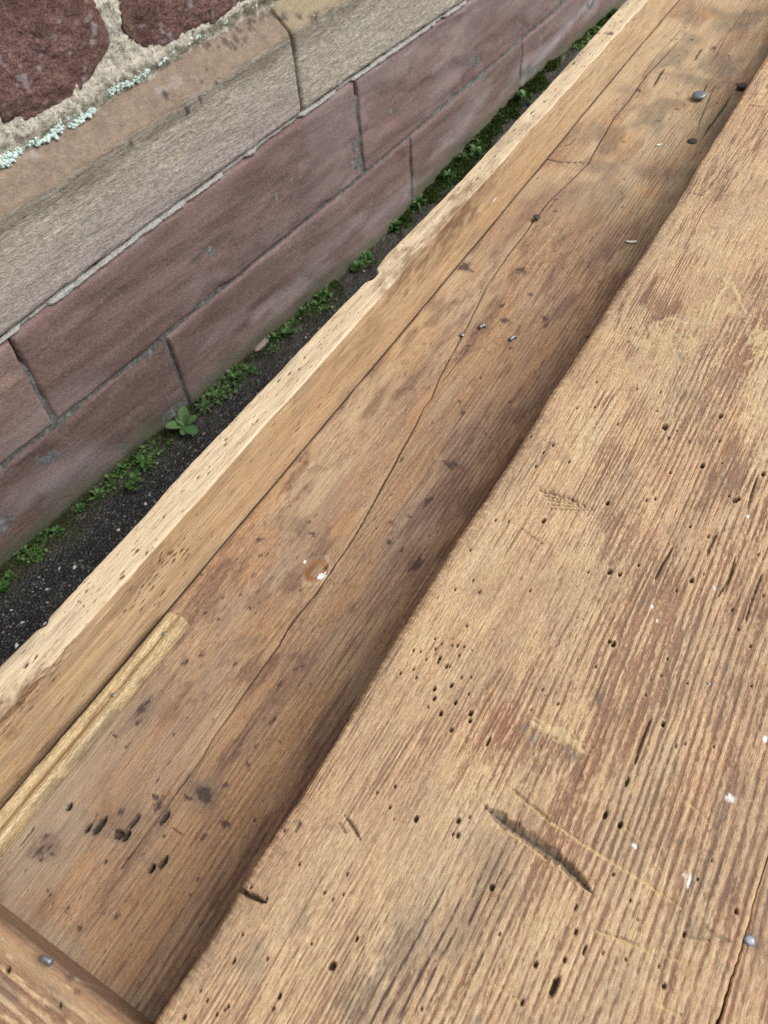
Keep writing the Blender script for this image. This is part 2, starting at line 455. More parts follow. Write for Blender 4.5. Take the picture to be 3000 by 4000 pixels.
n = NT('beige lime mortar')
mg = n.noise((170, 170, 170), 5, 0.75)
c = n.ramp(mg, [(0.32, (0.16, 0.14, 0.105)), (0.48, (0.46, 0.43, 0.355)), (0.66, (0.68, 0.65, 0.57))])
c = n.mix(n.ramp(n.voro((260, 260, 260)), [(0.12, 0.8), (0.2, 0.0)]), c, (0.13, 0.12, 0.11))
c = n.mix(n.attr('algae'), c, (0.12, 0.125, 0.06))
M['mortar'] = n.done(c, 0.92, mg, 0.9, 0.004, 0.15)
n = NT('grey joint mortar')
mg = n.noise((130, 130, 130), 4, 0.65)
c = n.ramp(mg, [(0.25, (0.075, 0.072, 0.068)), (0.5, (0.15, 0.15, 0.148)), (0.75, (0.25, 0.255, 0.255))])
M['joint'] = n.done(c, 0.92, mg, 0.9, 0.003, 0.15)
n = NT('whitish pointing')
mg = n.noise((190, 190, 190), 4, 0.65)
c = n.ramp(mg, [(0.28, (0.17, 0.165, 0.15)), (0.45, (0.36, 0.36, 0.34)), (0.75, (0.56, 0.57, 0.55))])
M['pointing'] = n.done(c, 0.92, mg, 1.0, 0.004, 0.15)

# course lines measured along the wall (s, z)
def cline(pts):
    p = np.array(sorted(pts)); return lambda s: np.interp(s, np.concatenate([[p[0, 0] - 4], p[:, 0], [p[-1, 0] + 4]]), np.concatenate([[p[0, 1] - 0.04], p[:, 1], [p[-1, 1] + 0.10]]))
j1 = cline([(0.5, 0.427), (0.781, 0.442), (1.387, 0.466), (1.72, 0.470), (2.147, 0.472), (3.2, 0.49)])
j2 = cline([(0.507, 0.194), (0.714, 0.196), (0.956, 0.202), (1.176, 0.208), (1.693, 0.217), (2.455, 0.252), (2.785, 0.267)])
arr = cline([(0.592, 0.621), (0.949, 0.630), (1.389, 0.641), (2.2, 0.655)])        # plinth arris
CH_D = 0.068                                                                        # set-back of the rubble wall
def ctop(s): return arr(s) + 0.054
def jag(s, k, a=0.003): return a * (fbm(np.asarray(s, float) * 22, np.full(np.shape(s), k * 3.7), 40 + k, 3) - 0.5) * 2

def slab(name, s0, s1, zb, zt, mat, seed, d0=0.0, r=0.009, rough=0.006, slant=(0, 0), res=0.007, attr_fn=None, back=0.07):
    """one ashlar block between two vertical joints and two course lines"""
    nu = max(8, int((s1 - s0) / res)); nv = max(8, int(0.24 / res))
    u = np.linspace(0, 1, nu)[None, :]; v = np.linspace(0, 1, nv)[:, None]
    # gather columns near the borders for the rounded arris
    u = 0.5 - 0.5 * np.cos(np.pi * u) * (0.55 + 0.45 * np.abs(np.cos(np.pi * u))); v = 0.5 - 0.5 * np.cos(np.pi * v) * (0.55 + 0.45 * np.abs(np.cos(np.pi * v)))
    S = s0 + slant[0] * (v - 0.5) + (s1 - s0 + (slant[1] - slant[0]) * (v - 0.5)) * u + 0 * v
    ZB, ZT = zb(S) + jag(S, seed), zt(S) + jag(S, seed + 9)
    Z = ZB + (ZT - ZB) * v
    S = S + np.where(u < 0.5, 1 - u * 2, 0) ** 4 * jag(Z, seed + 3) - np.where(u > 0.5, u * 2 - 1, 0) ** 4 * jag(Z, seed + 5)
    e = np.minimum(np.minimum(u, 1 - u) * (s1 - s0), np.minimum(v, 1 - v) * (ZT - ZB))
    q = np.clip(1 - e / r, 0, 1)
    D = d0 + r * 0.8 * q ** 2.2 - rough * 1.4 * (fbm(S * 5 + seed, Z * 14, seed, 4) - 0.5) - 0.0022 * (fbm(S * 40, Z * 90 + S * 20, seed + 2, 3) - 0.5)
    D = D + 0.012 * ss(0.62, 0.72, fbm(S * 7 + 3, Z * 16, seed + 6, 3)) * 0.35
    V = wl(S, D, Z)
    att = {'salt': np.zeros(S.shape), 'soot': np.zeros(S.shape), 'algae': np.zeros(S.shape)}
    if attr_fn: attr_fn(S, Z, att)
    # skirt back into the wall
    B = V.copy(); bi = np.concatenate([np.arange(nu), np.arange(1, nv) * nu + nu - 1, (nv - 1) * nu + np.arange(nu - 2, -1, -1), np.arange(nv - 2, 0, -1) * nu])
    ring = V.reshape(-1, 3)[bi].copy(); ring[:, 1] = d0 + back
    k = len(bi); base = nu * nv
    qs = np.stack([bi, base + np.arange(k), base + (np.arange(k) + 1) % k, np.roll(bi, -1)], -1)
    VV = np.concatenate([V.reshape(-1, 3), ring])
    a2 = {kk: np.concatenate([x.ravel(), x.ravel()[bi]]) for kk, x in att.items()}
    return mesh_np(name, VV, np.concatenate([gridq(nv, nu), qs]), mat, wall, a2)

G = 0.0034   # half joint
def low_attr(S, Z, a):
    gz = ground_z(S * WH[0] - WD, S * WH[1])
    h = Z + 0.026 - 0.115 * ss(1.45, 2.7, S)
    a['algae'][:] = 0.75 * (1 - ss(0.01, 0.075, h + 0.05 * (fbm(S * 9, Z * 20, 71, 3) - 0.5)))
    k = fbm(S * 6, Z * 18, 72, 4)
    a['salt'][:] = 0.32 * np.exp(-((h - 0.085 - 0.05 * (k - 0.5)) / 0.045) ** 2) * ss(0.42, 0.62, k)
    sal = np.exp(-((h - (0.03 + 0.06 * np.clip((S - 2.47) / 0.35, 0, 1.6))) / 0.016) ** 2) * ss(2.44, 2.5, S) * (1 - ss(3.1, 3.3, S))
    a['salt'][:] = np.maximum(a['salt'], 0.75 * sal * ss(0.3, 0.5, fbm(S * 30, Z * 30, 73, 3)))
def mid_attr(S, Z, a):
    k = fbm(S * 4, Z * 9, 74, 4)
    a['salt'][:] = 0.16 * ss(0.52, 0.72, k)
    a['salt'][:] = np.maximum(a['salt'], 0.18 * np.exp(-((S - 2.05 - (Z - 0.35) * 0.6) / 0.11) ** 2) * ss(0.35, 0.6, k))

def vj(p0, p1):            # vertical joint from two (s, z): centre and slant over the course
    return (p0[0] + p1[0]) / 2, (p0[0] - p1[0])
c1 = [-2.2, -1.35, -0.62, 0.505, 1.598, 2.72, 3.55, 4.4, 5.2]
c2 = [-2.0, -1.1, -0.30, 0.828, 1.822, 2.470, 3.30, 4.2, 5.2]
mats1 = [0, 2, 1, 0, 0, 1, 0, 2]
mats2 = [2, 1, 2, 1, 0, 2, 0, 2, 1]
bot = lambda s: np.full(np.shape(s), -0.10)
for k in range(len(c1) - 1):
    slab('ashlar_block', c1[k] + G, c1[k + 1] - G, lambda s: j2(s) + G, lambda s: j1(s) - 0.006, M['ashlar'][[0, 2, 1, 0, 0, 2, 0, 1][k]], 100 + k * 13, res=0.008, attr_fn=mid_attr)
for k in range(len(c2) - 1):
    slab('ashlar_block', c2[k] + G, c2[k + 1] - G, bot, lambda s: j2(s) - G, M['ashlar'][[1, 2, 2, 0, 2, 0, 2, 1][k]], 300 + k * 17, res=0.008, attr_fn=low_attr, d0=0.002 * (k % 3 - 1))

# plinth course: vertical tooled face with a sloping weathered top, swept along the wall
def plinth_block(s0, s1, seed, ochre):
    nu = int((s1 - s0) / 0.006)
    S1 = np.linspace(s0, s1, nu)
    zb, za, zt = j1(S1) + 0.007 + jag(S1, seed), arr(S1) + jag(S1, seed + 1, 0.0022), ctop(S1) + jag(S1, seed + 2, 0.003)
    t = np.concatenate([np.linspace(0, 0.06, 6)[:-1], np.linspace(0.06, 0.56, 26)[:-1], np.linspace(0.56, 0.64, 9)[:-1], np.linspace(0.64, 1, 16)])
    T = t[:, None] + 0 * S1[None]
    S = S1[None] + 0 * T
    fz = np.clip(T / 0.6, 0, 1); cz = np.clip((T - 0.6) / 0.4, 0, 1)
    Z = zb[None] + (za - zb)[None] * fz + (zt - za)[None] * cz
    D = CH_D * cz
    # soften the arris
    ar = np.exp(-((T - 0.6) / 0.022) ** 2)
    D = D + 0.003 * ar; Z = Z - 0.0015 * ar
    face = cz <= 0
    D = D - np.where(face, 0.004 * (fbm(S * 7, Z * 24, seed, 3) - 0.5) + 0.0035 * (fbm(S * 26, Z * 260, seed + 4, 3) - 0.5), 0.0026 * (fbm(S * 30, T * 8, seed + 6, 3) - 0.5))
    e = np.minimum(S - s0, s1 - S)
    qq = np.clip(1 - e / 0.007, 0, 1) ** 2
    D = D + 0.005 * qq + 0.006 * np.clip(1 - T / 0.04, 0, 1) ** 2
    a = {k: np.zeros(S.shape) for k in ('chamfer', 'ochre', 'rosy', 'greydirt', 'soot')}
    nz = fbm(S * 14, T * 7, seed + 20, 3)
    a['chamfer'][:] = ss(0.585, 0.612, T + 0.02 * (nz - 0.5))
    a['greydirt'][:] = (1 - a['chamfer']) * ss(0.44, 0.57, T + 0.12 * (nz - 0.5)) * 0.8
    a['rosy'][:] = (1 - a['chamfer']) * (1 - ss(0.02, 0.30, T + 0.42 * (nz - 0.55) - (0.10 if ochre == 0 else -0.2))) * 0.85
    if ochre: a['ochre'][:] = a['chamfer'] * 0.75; a['rosy'][:] *= 0.25
    def mark(px, rs, rt, amt=0.9, name='soot', rough=0.5):
        s_, z_ = onwall(px, 0.03 if px[1] < 620 else 0.0)
        if not (s0 - 0.1 < s_ < s1 + 0.1): return
        tt = np.interp(z_, [j1(s_), arr(s_), ctop(s_)], [0, 0.6, 1])
        d = np.sqrt(((S - s_) / rs) ** 2 + ((T - tt) / rt) ** 2) + rough * (fbm(S * 160, T * 50, seed + 30, 2) - 0.5) * 2
        a[name][:] = np.maximum(a[name], amt * (1 - ss(0.6, 1.15, d)))
    for x, y, rs, rt in [(655, 345, .010, .075), (705, 405, .008, .05), (762, 465, .007, .05), (520, 605, .005, .03), (820, 415, .006, .03), (1225, 220, .006, .03), (890, 345, .005, .02), (845, 345, .004, .02), (885, 298, .004, .02)]:
        mark(zp(1, x, y), rs, rt, 0.9, rough=0.45)
    for k in range(34):
        f = k / 33; x = 905 + 480 * f + random.gauss(0, 9); y = 205 - 190 * f + 22 * math.sin(f * 9) + random.gauss(0, 9)
        mark(zp(1, x, y), random.uniform(.003, .010), random.uniform(.02, .06), random.uniform(0.35, 0.85), rough=0.9)
    for x, y, r_ in [(760, 355, .022), (700, 390, .015), (845, 385, .014), (165, 680, .014), (800, 400, .012)]:
        mark(zp(1, x, y), r_, .06, 0.55, 'rosy', 0.3)
    V = wl(S, D, Z)
    nv = len(t)
    bi = np.concatenate([np.arange(nu), np.arange(1, nv) * nu + nu - 1, (nv - 1) * nu + np.arange(nu - 2, -1, -1), np.arange(nv - 2, 0, -1) * nu])
    ring = V.reshape(-1, 3)[bi].copy(); ring[:, 1] = 0.12
    k = len(bi); base = nu * nv
    qs = np.stack([bi, base + np.arange(k), base + (np.arange(k) + 1) % k, np.roll(bi, -1)], -1)
    mesh_np('plinth_block', np.concatenate([V.reshape(-1, 3), ring]), np.concatenate([gridq(nv, nu), qs]), M['plinth'], wall,
            {kk: np.concatenate([x.ravel(), x.ravel()[bi]]) for kk, x in a.items()})
pj = [-1.6, -0.35, 1.391, 2.55, 3.7, 4.9]
for k in range(len(pj) - 1):
    plinth_block(pj[k] + 0.003, pj[k + 1] - 0.003, 500 + 19 * k, 1 if k == 2 else 0)

# mortar behind the ashlar joints
def joint_sheet():
    s = np.arange(-2.2, 5.2, 0.02); s = np.unique(np.concatenate([s, np.arange(0.3, 3.0, 0.006)]))
    z = np.linspace(-0.1, 0.66, 110)
    S, Z = np.meshgrid(s, z)
    D = 0.0055 - 0.006 * (fbm(S * 40, Z * 40, 60, 3) - 0.5)
    D = D + 0.05 * np.exp(-((S - 0.503) / 0.012) ** 2) * ss(0.355, 0.372, Z) * (1 - ss(0.43, 0.44, Z))     # mortar fallen out
    D = D + 0.10 * ss(0.42, 0.46, Z)
    mesh_np('joint_mortar', wl(S, D, Z).reshape(-1, 3), gridq(*S.shape), M['joint'], wall)
joint_sheet()
def pointing(name, s0, s1, zc, hgt, proud, seed, mat):
    S1 = np.arange(s0, s1, 0.004)
    v = np.linspace(-1, 1, 9)[:, None]
    w = hgt * (0.35 + 1.6 * np.clip(fbm(S1 * 26, S1 * 0, seed, 3) - 0.15, 0, 1))[None]
    S = S1[None] + 0 * v
    Z = zc(S) + v * w + 0.003 * (fbm(S * 60, v * 2, seed + 2, 2) - 0.5)
    D = -proud * (1 - np.abs(v) ** 3) + 0.010 * np.abs(v) ** 4 - 0.005 * (fbm(S * 90, v * 3, seed + 3, 3) - 0.5) + 0.009 * ss(0.50, 0.62, fbm(S * 14, S * 0 + 2.0, seed + 7, 3))
    mesh_np(name, wl(S, D, Z).reshape(-1, 3), gridq(*S.shape), mat, wall)
pointing('pointing', -1.5, 4.5, lambda s: j1(s) - 0.0005, 0.0050, 0.0012, 61, M['pointing'])

# rubble wall above the plinth: mortar bed and proud stones
def mortar_bed():
    s = np.unique(np.concatenate([np.arange(-2.2, 5.2, 0.05), np.arange(0.45, 1.75, 0.005)]))
    z = np.unique(np.concatenate([np.linspace(0.63, 1.05, 85), np.linspace(1.05, 3.2, 30)]))
    S, Z = np.meshgrid(s, z)
    zt = ctop(S)
    D = CH_D - 0.010 - 0.014 * (fbm(S * 26, Z * 26, 62, 4) - 0.5) - 0.010 * (vn(S * 150, Z * 150, 63) - 0.5)
    D = D - 0.010 * np.exp(-((Z - zt - 0.022) / 0.02) ** 2)
    alg = 0.55 * np.exp(-((Z - zt - 0.004) / 0.010) ** 2) * ss(0.35, 0.6, fbm(S * 30, Z * 30, 64, 3))
    mesh_np('mortar_bed', wl(S, D, Z).reshape(-1, 3), gridq(*S.shape), M['mortar'], wall, {'algae': alg})
mortar_bed()
def rubble(out, seed, dome=0.009, d0=CH_D - 0.012):
    out = np.array(out); c = out.mean(0)
    P = out - c; ang = np.arctan2(P[:, 1], P[:, 0]); o = np.argsort(ang); ang = ang[o]; rad = np.linalg.norm(P, axis=1)[o]
    na, nr = 170, 44
    A = np.linspace(-np.pi, np.pi, na, endpoint=False)
    rr = np.interp(A, np.concatenate([ang - 2 * np.pi, ang, ang + 2 * np.pi]), np.tile(rad, 3))
    rr = rr + 0.006 * (fbm(np.cos(A) * 4 + 9, np.sin(A) * 4 + 9, seed, 3) - 0.5)
    t = np.linspace(0.02, 1, nr)[:, None] ** 0.8
    S = c[0] + rr[None] * np.cos(A)[None] * t; Z = c[1] + rr[None] * np.sin(A)[None] * t
    D = d0 - dome * (1 - t ** 7) - 0.012 * (fbm(S * 16, Z * 20, seed + 1, 4) - 0.5) * (1 - t ** 12) - 0.005 * (fbm(S * 80, Z * 110, seed + 2, 3) - 0.5)
    V = wl(S, D, Z).reshape(-1, 3)
    ring = V[-na:].copy(); ring[:, 1] = d0 + 0.04
    V = np.concatenate([V, ring, [[c[0], V[:na, 1].mean(), c[1]]]])
    q = gridq(nr + 1, na, True)
    tr = np.stack([np.full(na, len(V) - 1), np.roll(np.arange(na), -1), np.arange(na)], -1)
    z = np.zeros(len(V))
    salt = 0.45 * ss(0.66, 0.78, fbm(V[:, 0] * 60, V[:, 2] * 60, seed + 5, 3))
    mesh_np('rubble_stone', V, q[:, ::-1], M['rubble'], wall, {'salt': salt, 'soot': z, 'algae': z}, tris=tr[:, ::-1])
def pol(pts): return [onwall(zp(1, x, y), CH_D - 0.02) for x, y in pts]
rubble(pol([(-130, -60), (30, -190), (240, -230), (390, -90), (410, 0), (450, 80), (488, 180), (440, 275), (392, 355), (330, 425), (205, 485), (90, 522), (25, 535), (5, 480), (-60, 400), (-110, 200)]), 700)
rubble(pol([(525, -60), (640, -260), (900, -330), (1130, -230), (1180, -120), (1090, 5), (1000, 62), (880, 112), (790, 165), (700, 218), (605, 195), (548, 130), (532, 50)]), 720)
rubble(pol([(-60, 560), (-30, 480), (-70, 420), (-230, 260), (-520, 330), (-640, 560), (-560, 800), (-260, 700)]), 740)
rubble(pol([(1260, -150), (1330, -280), (1600, -420), (1800, -380), (1820, -260), (1600, -190), (1420, -90)]), 760)
rs = random.Random(5)
for row, z0 in enumerate((1.02, 1.27, 1.52, 1.79)):
    s = -0.35 + 0.2 * (row % 2)
    while s < 3.0:
        w = rs.uniform(0.24, 0.42)
        if not (row == 0 and s < 1.25 and s + w > 0.55):
            pts = []
            for k in range(12):
                a = k / 12 * 2 * math.pi
                q = (abs(math.cos(a)) ** 4 + abs(math.sin(a)) ** 4) ** -0.25
                pts.append((s + w / 2 + (w / 2 - 0.018) * q * math.cos(a) * rs.uniform(0.92, 1.04), z0 + 0.112 * q * math.sin(a) * rs.uniform(0.90, 1.04)))
            rubble(pts, 800 + row * 50 + int(s * 10))
        s += w
# core of the wall
def box(name, lo, hi, mat, parent):
    V = [(x, y, z) for x in (lo[0], hi[0]) for y in (lo[1], hi[1]) for z in (lo[2], hi[2])]
    F = [(0, 1, 3, 2), (4, 6, 7, 5), (0, 4, 5, 1), (2, 3, 7, 6), (0, 2, 6, 4), (1, 5, 7, 3)]
    return mesh_np(name, np.array(V), np.array(F), mat, parent, smooth=False)
box('wall_core', (-3.2, 0.13, -0.1), (6.2, 0.55, 3.2), M['mortar'], wall)

# ================================================================== workbench
bench = empty('workbench', 'old scarred wooden workbench with recessed tool tray', 'workbench', (0, 0, 0))
TZ = -0.072                                        # tray floor below the bench top
X_E, X_RI, X_RO = -0.1565, -0.3683, -0.3985        # bench edge, rail inner and outer arris
Y0, Y1 = -0.165, 1.90
NAMES = ('bare', 'ochre', 'grime', 'ink', 'pit', 'pale', 'white', 'teal')

# measured wobble of the worn bench edge
ep = [zp(7, *p) for p in [(660, 1100), (700, 1010), (780, 890), (850, 820), (940, 690), (970, 610), (1040, 500), (1110, 390), (1165, 300), (1245, 180), (1380, 0)]] + \
     [zp(6, *p) for p in [(0, 600), (60, 520), (150, 385), (210, 262), (300, 140), (390, 0)]] + \
     [zp(4, *p) for p in [(480, 970), (560, 850), (640, 720), (720, 580), (790, 480), (870, 350), (950, 230), (1010, 140), (1100, 0)]] + \
     [zp(2, *p) for p in [(1230, 930), (1380, 680), (1500, 490), (1640, 260)]]
ew = sorted((onz(p, BENCH_Z)[1], onz(p, BENCH_Z)[0]) for p in ep)
ewy = np.array([e[0] for e in ew]); ewx = np.clip(np.array([e[1] for e in ew]), X_E - 0.006, X_E + 0.005) - X_E
def edge_off(y):
    k = np.linspace(-0.012, 0.012, 5)
    o = np.mean([np.interp(y + d, ewy, ewx) for d in k], axis=0) * 0.6
    return o + 0.0012 * (vn(y * 40, y * 0, 12) - 0.5) + 0.0005 * (vn(y * 260, y * 0, 13) - 0.5)

def board_profile(x0, x1, zb, step, rl=0.004, rr=0.003, nface=9):
    """closed profile: left face up, rounded arris, top, arris, right face down"""
    pts = []
    for z in np.linspace(zb, -rl, nface)[:-1]: pts.append((x0, z))
    for a in np.linspace(180, 90, 13)[:-1]: pts.append((x0 + rl + rl * math.cos(R(a)), -rl + rl * math.sin(R(a))))
    for x in np.arange(x0 + rl, x1 - rr, step): pts.append((x, 0.0))
    for a in np.linspace(90, 0, 7): pts.append((x1 - rr + rr * math.cos(R(a)), -rr + rr * math.sin(R(a))))
    for z in np.linspace(-rr, zb, nface)[1:]: pts.append((x1, z))
    return np.array(pts)

HOLES = {6: [(483, 37), (538, 40), (688, 37, 13), (883, 260), (975, 258, 13), (1018, 270, 11), (1100, 230), (385, 297), (307, 337), (412, 348), (631, 341), (375, 167), (358, 493), (220, 549), (250, 572), (293, 578), (318, 578), (345, 582), (223, 592), (325, 620), (128, 598), (158, 605), (183, 638), (240, 632, 11), (235, 650), (270, 668, 11), (285, 668), (128, 680), (72, 698), (140, 716), (335, 715), (375, 714), (290, 750, 11), (217, 764, 11), (365, 785), (217, 805, 11), (190, 842), (308, 822, 11), (245, 870, 12), (375, 870, 13), (372, 902, 11), (290, 940, 11), (450, 993, 9, 26), (915, 668), (990, 570, 13), (973, 558, 9), (1198, 706), (1310, 738), (1130, 790), (1205, 916, 11), (1302, 1000), (1262, 1010), (1428, 1012), (1225, 635), (1322, 65), (1400, 108), (1618, 183), (1380, 270), (1328, 297, 12), (1263, 340), (1585, 575), (1532, 505), (1590, 750), (750, 830), (635, 855), (685, 768), (1432, 330), (1505, 420), (1640, 360)],
         8: [(137, 220, 13), (320, 225, 12), (320, 290, 11), (298, 285), (370, 212), (465, 515, 13), (1020, 245, 13), (1518, 618, 10), (827, 708, 9, 16), (867, 785, 9, 22), (780, 830, 9, 14), (655, 850, 11), (1045, 827), (1210, 943, 11), (1298, 720, 8, 14), (735, 945, 17, 46), (597, 1013, 10, 14), (1188, 855), (1065, 570), (828, 603, 8, 14), (1050, 60, 9, 22), (955, 205, 10, 18), (163, 1040), (25, 170), (47, 80), (500, 720), (990, 460), (1415, 400, 6), (1355, 480, 7), (1095, 655, 6), (945, 800, 7)],
         4: [(833, 656), (910, 653), (918, 546), (1092, 576), (1195, 585), (1213, 738, 17, 20), (1265, 755), (1230, 785), (1320, 800), (1455, 690, 11), (1450, 797), (1375, 908, 13), (1460, 893), (1235, 937), (1490, 1035), (1515, 1055, 13), (1640, 940, 11), (730, 816, 9), (638, 777), (690, 847), (800, 888), (657, 907), (965, 1068, 11), (1133, 1058), (1170, 1050), (1062, 315), (1055, 373), (1180, 668), (1010, 725), (1530, 1050, 11)],
         7: [(1435, 855, 17, 20), (1207, 988, 9, 14), (1180, 1040, 8), (798, 1077, 10), (1010, 835, 8, 13), (1500, 460), (1483, 545), (1437, 570), (1403, 540), (1540, 738, 9, 13), (1153, 567), (1230, 270), (1295, 415), (1085, 515), (868, 963), (895, 1005), (935, 1065), (970, 1045), (985, 1030), (1155, 825), (1047, 720), (1345, 760), (1630, 105)]}

def paint_bench(F):
    X, Y = F.X, F.Y
    xm, ym = X * 1000, Y * 1000
    a = F.a
    wx = 16 * (fbm(xm / 90, ym / 380, 1, 2) - 0.5) + 3.2 * (fbm(xm / 18, ym / 95, 2, 2) - 0.5) + 1.0 * (vn(xm / 4, ym / 30, 3) - 0.5)
    u = xm + wx
    q = np.interp(u, [-220, -157, -60, 40, 110, 330], [-22, 0, 34, 55, 67.0, 104])
    ring = 0.5 + 0.5 * np.cos(2 * np.pi * q + 1.2 * (fbm(xm / 30, ym / 60, 4, 2) - 0.5))
    late = ring ** 2.2
    amp = (0.30 + 0.9 * fbm(xm / 28, ym / 120, 5, 2)) * (0.72 + 0.28 * ss(-80, 0, xm)) * (1 - 0.30 * ss(400, 800, ym))
    fib = fbm(u / 1.1, ym / 26, 6, 2) - 0.5
    jagn = vn(xm / 0.8, ym / 2.2, 27) - 0.5
    fib2 = fbm(u / 2.4, ym / 58, 7, 3) - 0.5
    blot = fbm(xm / 34, ym / 75, 8, 3) - 0.5
    ed = (X - X_E) * 1000
    bias = np.zeros(X.shape)
    def zone(r, x, y, rx, ry, v):
        p = onz(zp(r, x, y), BENCH_Z)
        bias[:] += v * np.exp(-((X - p[0]) / rx) ** 2 - ((Y - p[1]) / ry) ** 2)
    # old varnish left (negative) and rubbed bare (positive)
    for z in [(6, 1180, 380, .018, .035, -.40), (6, 1000, 740, .022, .035, -.35), (6, 480, 950, .020, .03, -.35), (6, 700, 1010, .02, .02, -.35), (6, 1050, 120, .02, .03, -.35),
              (6, 300, 300, .03, .06, .22), (6, 600, 430, .025, .05, .20), (6, 1380, 150, .02, .05, .1), (6, 850, 600, .02, .03, .2), (8, 250, 500, .03, .03, .16), (8, 60, 330, .02, .03, .22), (8, 1000, 430, .02, .03, -.18), (8, 700, 280, .02, .025, -.2),
              (8, 250, 900, .02, .02, -.2), (8, 950, 850, .03, .03, .1), (8, 1300, 900, .02, .03, .14), (4, 970, 880, .016, .025, -.45), (4, 1230, 280, .03, .07, -.42), (4, 1560, 420, .02, .07, -.45), (4, 1500, 900, .02, .03, -.25), (4, 830, 440, .02, .08, .15), (4, 1100, 650, .03, .08, .1), (4, 1430, 1000, .02, .04, -.2), (4, 900, 1010, .014, .02, -.3),
              (2, 1430, 830, .012, .2, -.25), (2, 1550, 950, .03, .15, .2), (7, 1250, 500, .03, .04, .25), (7, 1100, 800, .03, .03, .12), (7, 1000, 1050, .02, .02, -.1), (7, 1500, 1000, .02, .02, -.1)]:
        zone(*z)
    calm = 1 - 0.30 * ss(0.48, 0.62, fbm(xm / 48, ym / 100, 57, 2))
    v = 0.735 + calm * (-0.68 * amp * late + 0.75 * fib + 0.80 * fib2) + (0.40 * jagn + 0.55 * (fbm(xm / 3.0, ym / 9, 28, 3) - 0.5)) * (0.45 + 0.55 * ss(-110, -30, xm)) + 0.60 * blot + bias + 0.05 * (1 - ss(-100, -40, xm))
    a['bare'][:] = ss(0.26, 0.60, v)
    # long-fibre fuzz near the tray edge is pinker
    a['bare'][:] *= 1 - 0.60 * np.exp(-(ed / 8) ** 2) * ss(0.25, 0.6, fbm(xm / 5, ym / 1.6, 9, 2))
    # dark weathered latewood streaks towards the near end
    st = ss(0.50, 0.80, late * (0.5 + fib2 + 0.6 * fbm(xm / 4, ym / 60, 10, 2)))
    near = np.zeros(X.shape)
    for r, x, y, rx, ry, k in [(8, 120, 820, .028, .045, 1.1), (8, 480, 470, .012, .02, .7), (8, 350, 700, .02, .03, .8), (7, 1600, 1000, .02, .03, .8), (6, 1450, 300, .03, .06, .4), (8, 950, 250, .03, .03, .35), (8, 1200, 800, .03, .06, .35), (6, 350, 640, .02, .02, .35), (4, 1530, 1060, .03, .05, .35)]:
        p = onz(zp(r, x, y), BENCH_Z)
        near += k * np.exp(-((X - p[0]) / rx) ** 2 - ((Y - p[1]) / ry) ** 2)
    a['ink'][:] = np.clip(st * near * 1.3, 0, 1) * 0.80 * ss(0.26, 0.54, fbm(xm / 2.2, ym / 9, 56, 3)) + 0.22 * ss(0.60, 0.85, late * (0.6 + fib2 * 1.2)) * ss(0.50, 0.70, fbm(xm / 22, ym / 70, 29, 2))
    dirt = ss(0.36, 0.66, fbm(xm / 30, ym / 60, 14, 3))
    valley = 1 - a['bare']
    a['grime'][:] = np.clip(dirt * (0.15 + 0.50 * valley * ss(-0.10, 0.15, fib2 + fib * 0.6)) + 0.20 * ss(0.06, 0.24, -fib - 0.4 * fib2) + 0.30 * near * ss(0.4, 0.7, fbm(xm / 6, ym / 24, 15, 2)), 0, 0.8)
    # cloudy grime marks seen in the photograph
    for r, x, y, rx, ry, k in [(8, 110, 800, 150, 130, .55), (8, 330, 690, 90, 90, .45), (8, 460, 330, 110, 70, .40), (8, 560, 560, 60, 70, .35), (7, 1560, 1010, 130, 80, .5), (6, 925, 800, 30, 40, .6), (4, 1040, 945, 50, 45, .5), (4, 1320, 600, 80, 50, .4), (4, 1450, 690, 40, 40, .35), (7, 1090, 840, 70, 60, .5), (7, 1010, 850, 30, 30, .4), (7, 1440, 250, 40, 30, .5), (7, 1220, 370, 40, 25, .5), (7, 1300, 660, 40, 55, .45), (8, 470, 420, 50, 90, .55), (8, 640, 230, 60, 60, .4), (6, 1240, 90, 60, 40, .35),
                               (6, 720, 760, 80, 70, .30), (6, 1250, 800, 90, 80, .25), (8, 1080, 320, 45, 30, .5), (8, 1350, 700, 60, 40, .4), (4, 1480, 540, 90, 60, .3), (7, 1150, 560, 40, 30, .35), (4, 770, 870, 40, 30, .35), (6, 520, 740, 60, 60, .3), (2, 1430, 985, 20, 15, .6), (7, 1290, 240, 22, 14, .6), (6, 415, 350, 20, 16, .7), (6, 330, 655, 18, 16, .5), (6, 185, 985, 22, 22, .5), (6, 1055, 850, 16, 14, .6), (8, 1270, 318, 16, 14, .6), (8, 965, 200, 16, 24, .7), (8, 1590, 740, 50, 40, .6)]:
        p = onz(zp(r, x, y), BENCH_Z); sc_ = np.linalg.norm(p - CAM) / FPX * 0.95
        F.blob('grime', p[0], p[1], rx * sc_, ry * sc_ * 1.35, k, 0.8, 0.5)
    for r, x, y, rx, ry, k in [(6, 610, 935, 10, 26, .8), (6, 650, 975, 16, 26, .8), (6, 710, 995, 8, 16, .8), (6, 830, 1060, 14, 16, .85), (6, 790, 1020, 16, 12, .5), (4, 1100, 195, 14, 14, .7), (4, 1290, 275, 14, 20, .7), (4, 1280, 435, 26, 14, .7), (4, 1490, 270, 9, 14, .8), (8, 395, 1090, 30, 14, .6), (8, 1455, 205, 20, 18, .5), (8, 985, 970, 26, 10, .4), (8, 1460, 855, 40, 8, .4), (6, 355, 420, 10, 30, .35), (6, 1485, 670, 10, 22, .5)]:
        p = onz(zp(r, x, y), BENCH_Z); sc_ = np.linalg.norm(p - CAM) / FPX * 0.95
        F.blob('teal', p[0], p[1], rx * sc_, ry * sc_ * 1.3, k * 0.6, 0.8, 0.9)
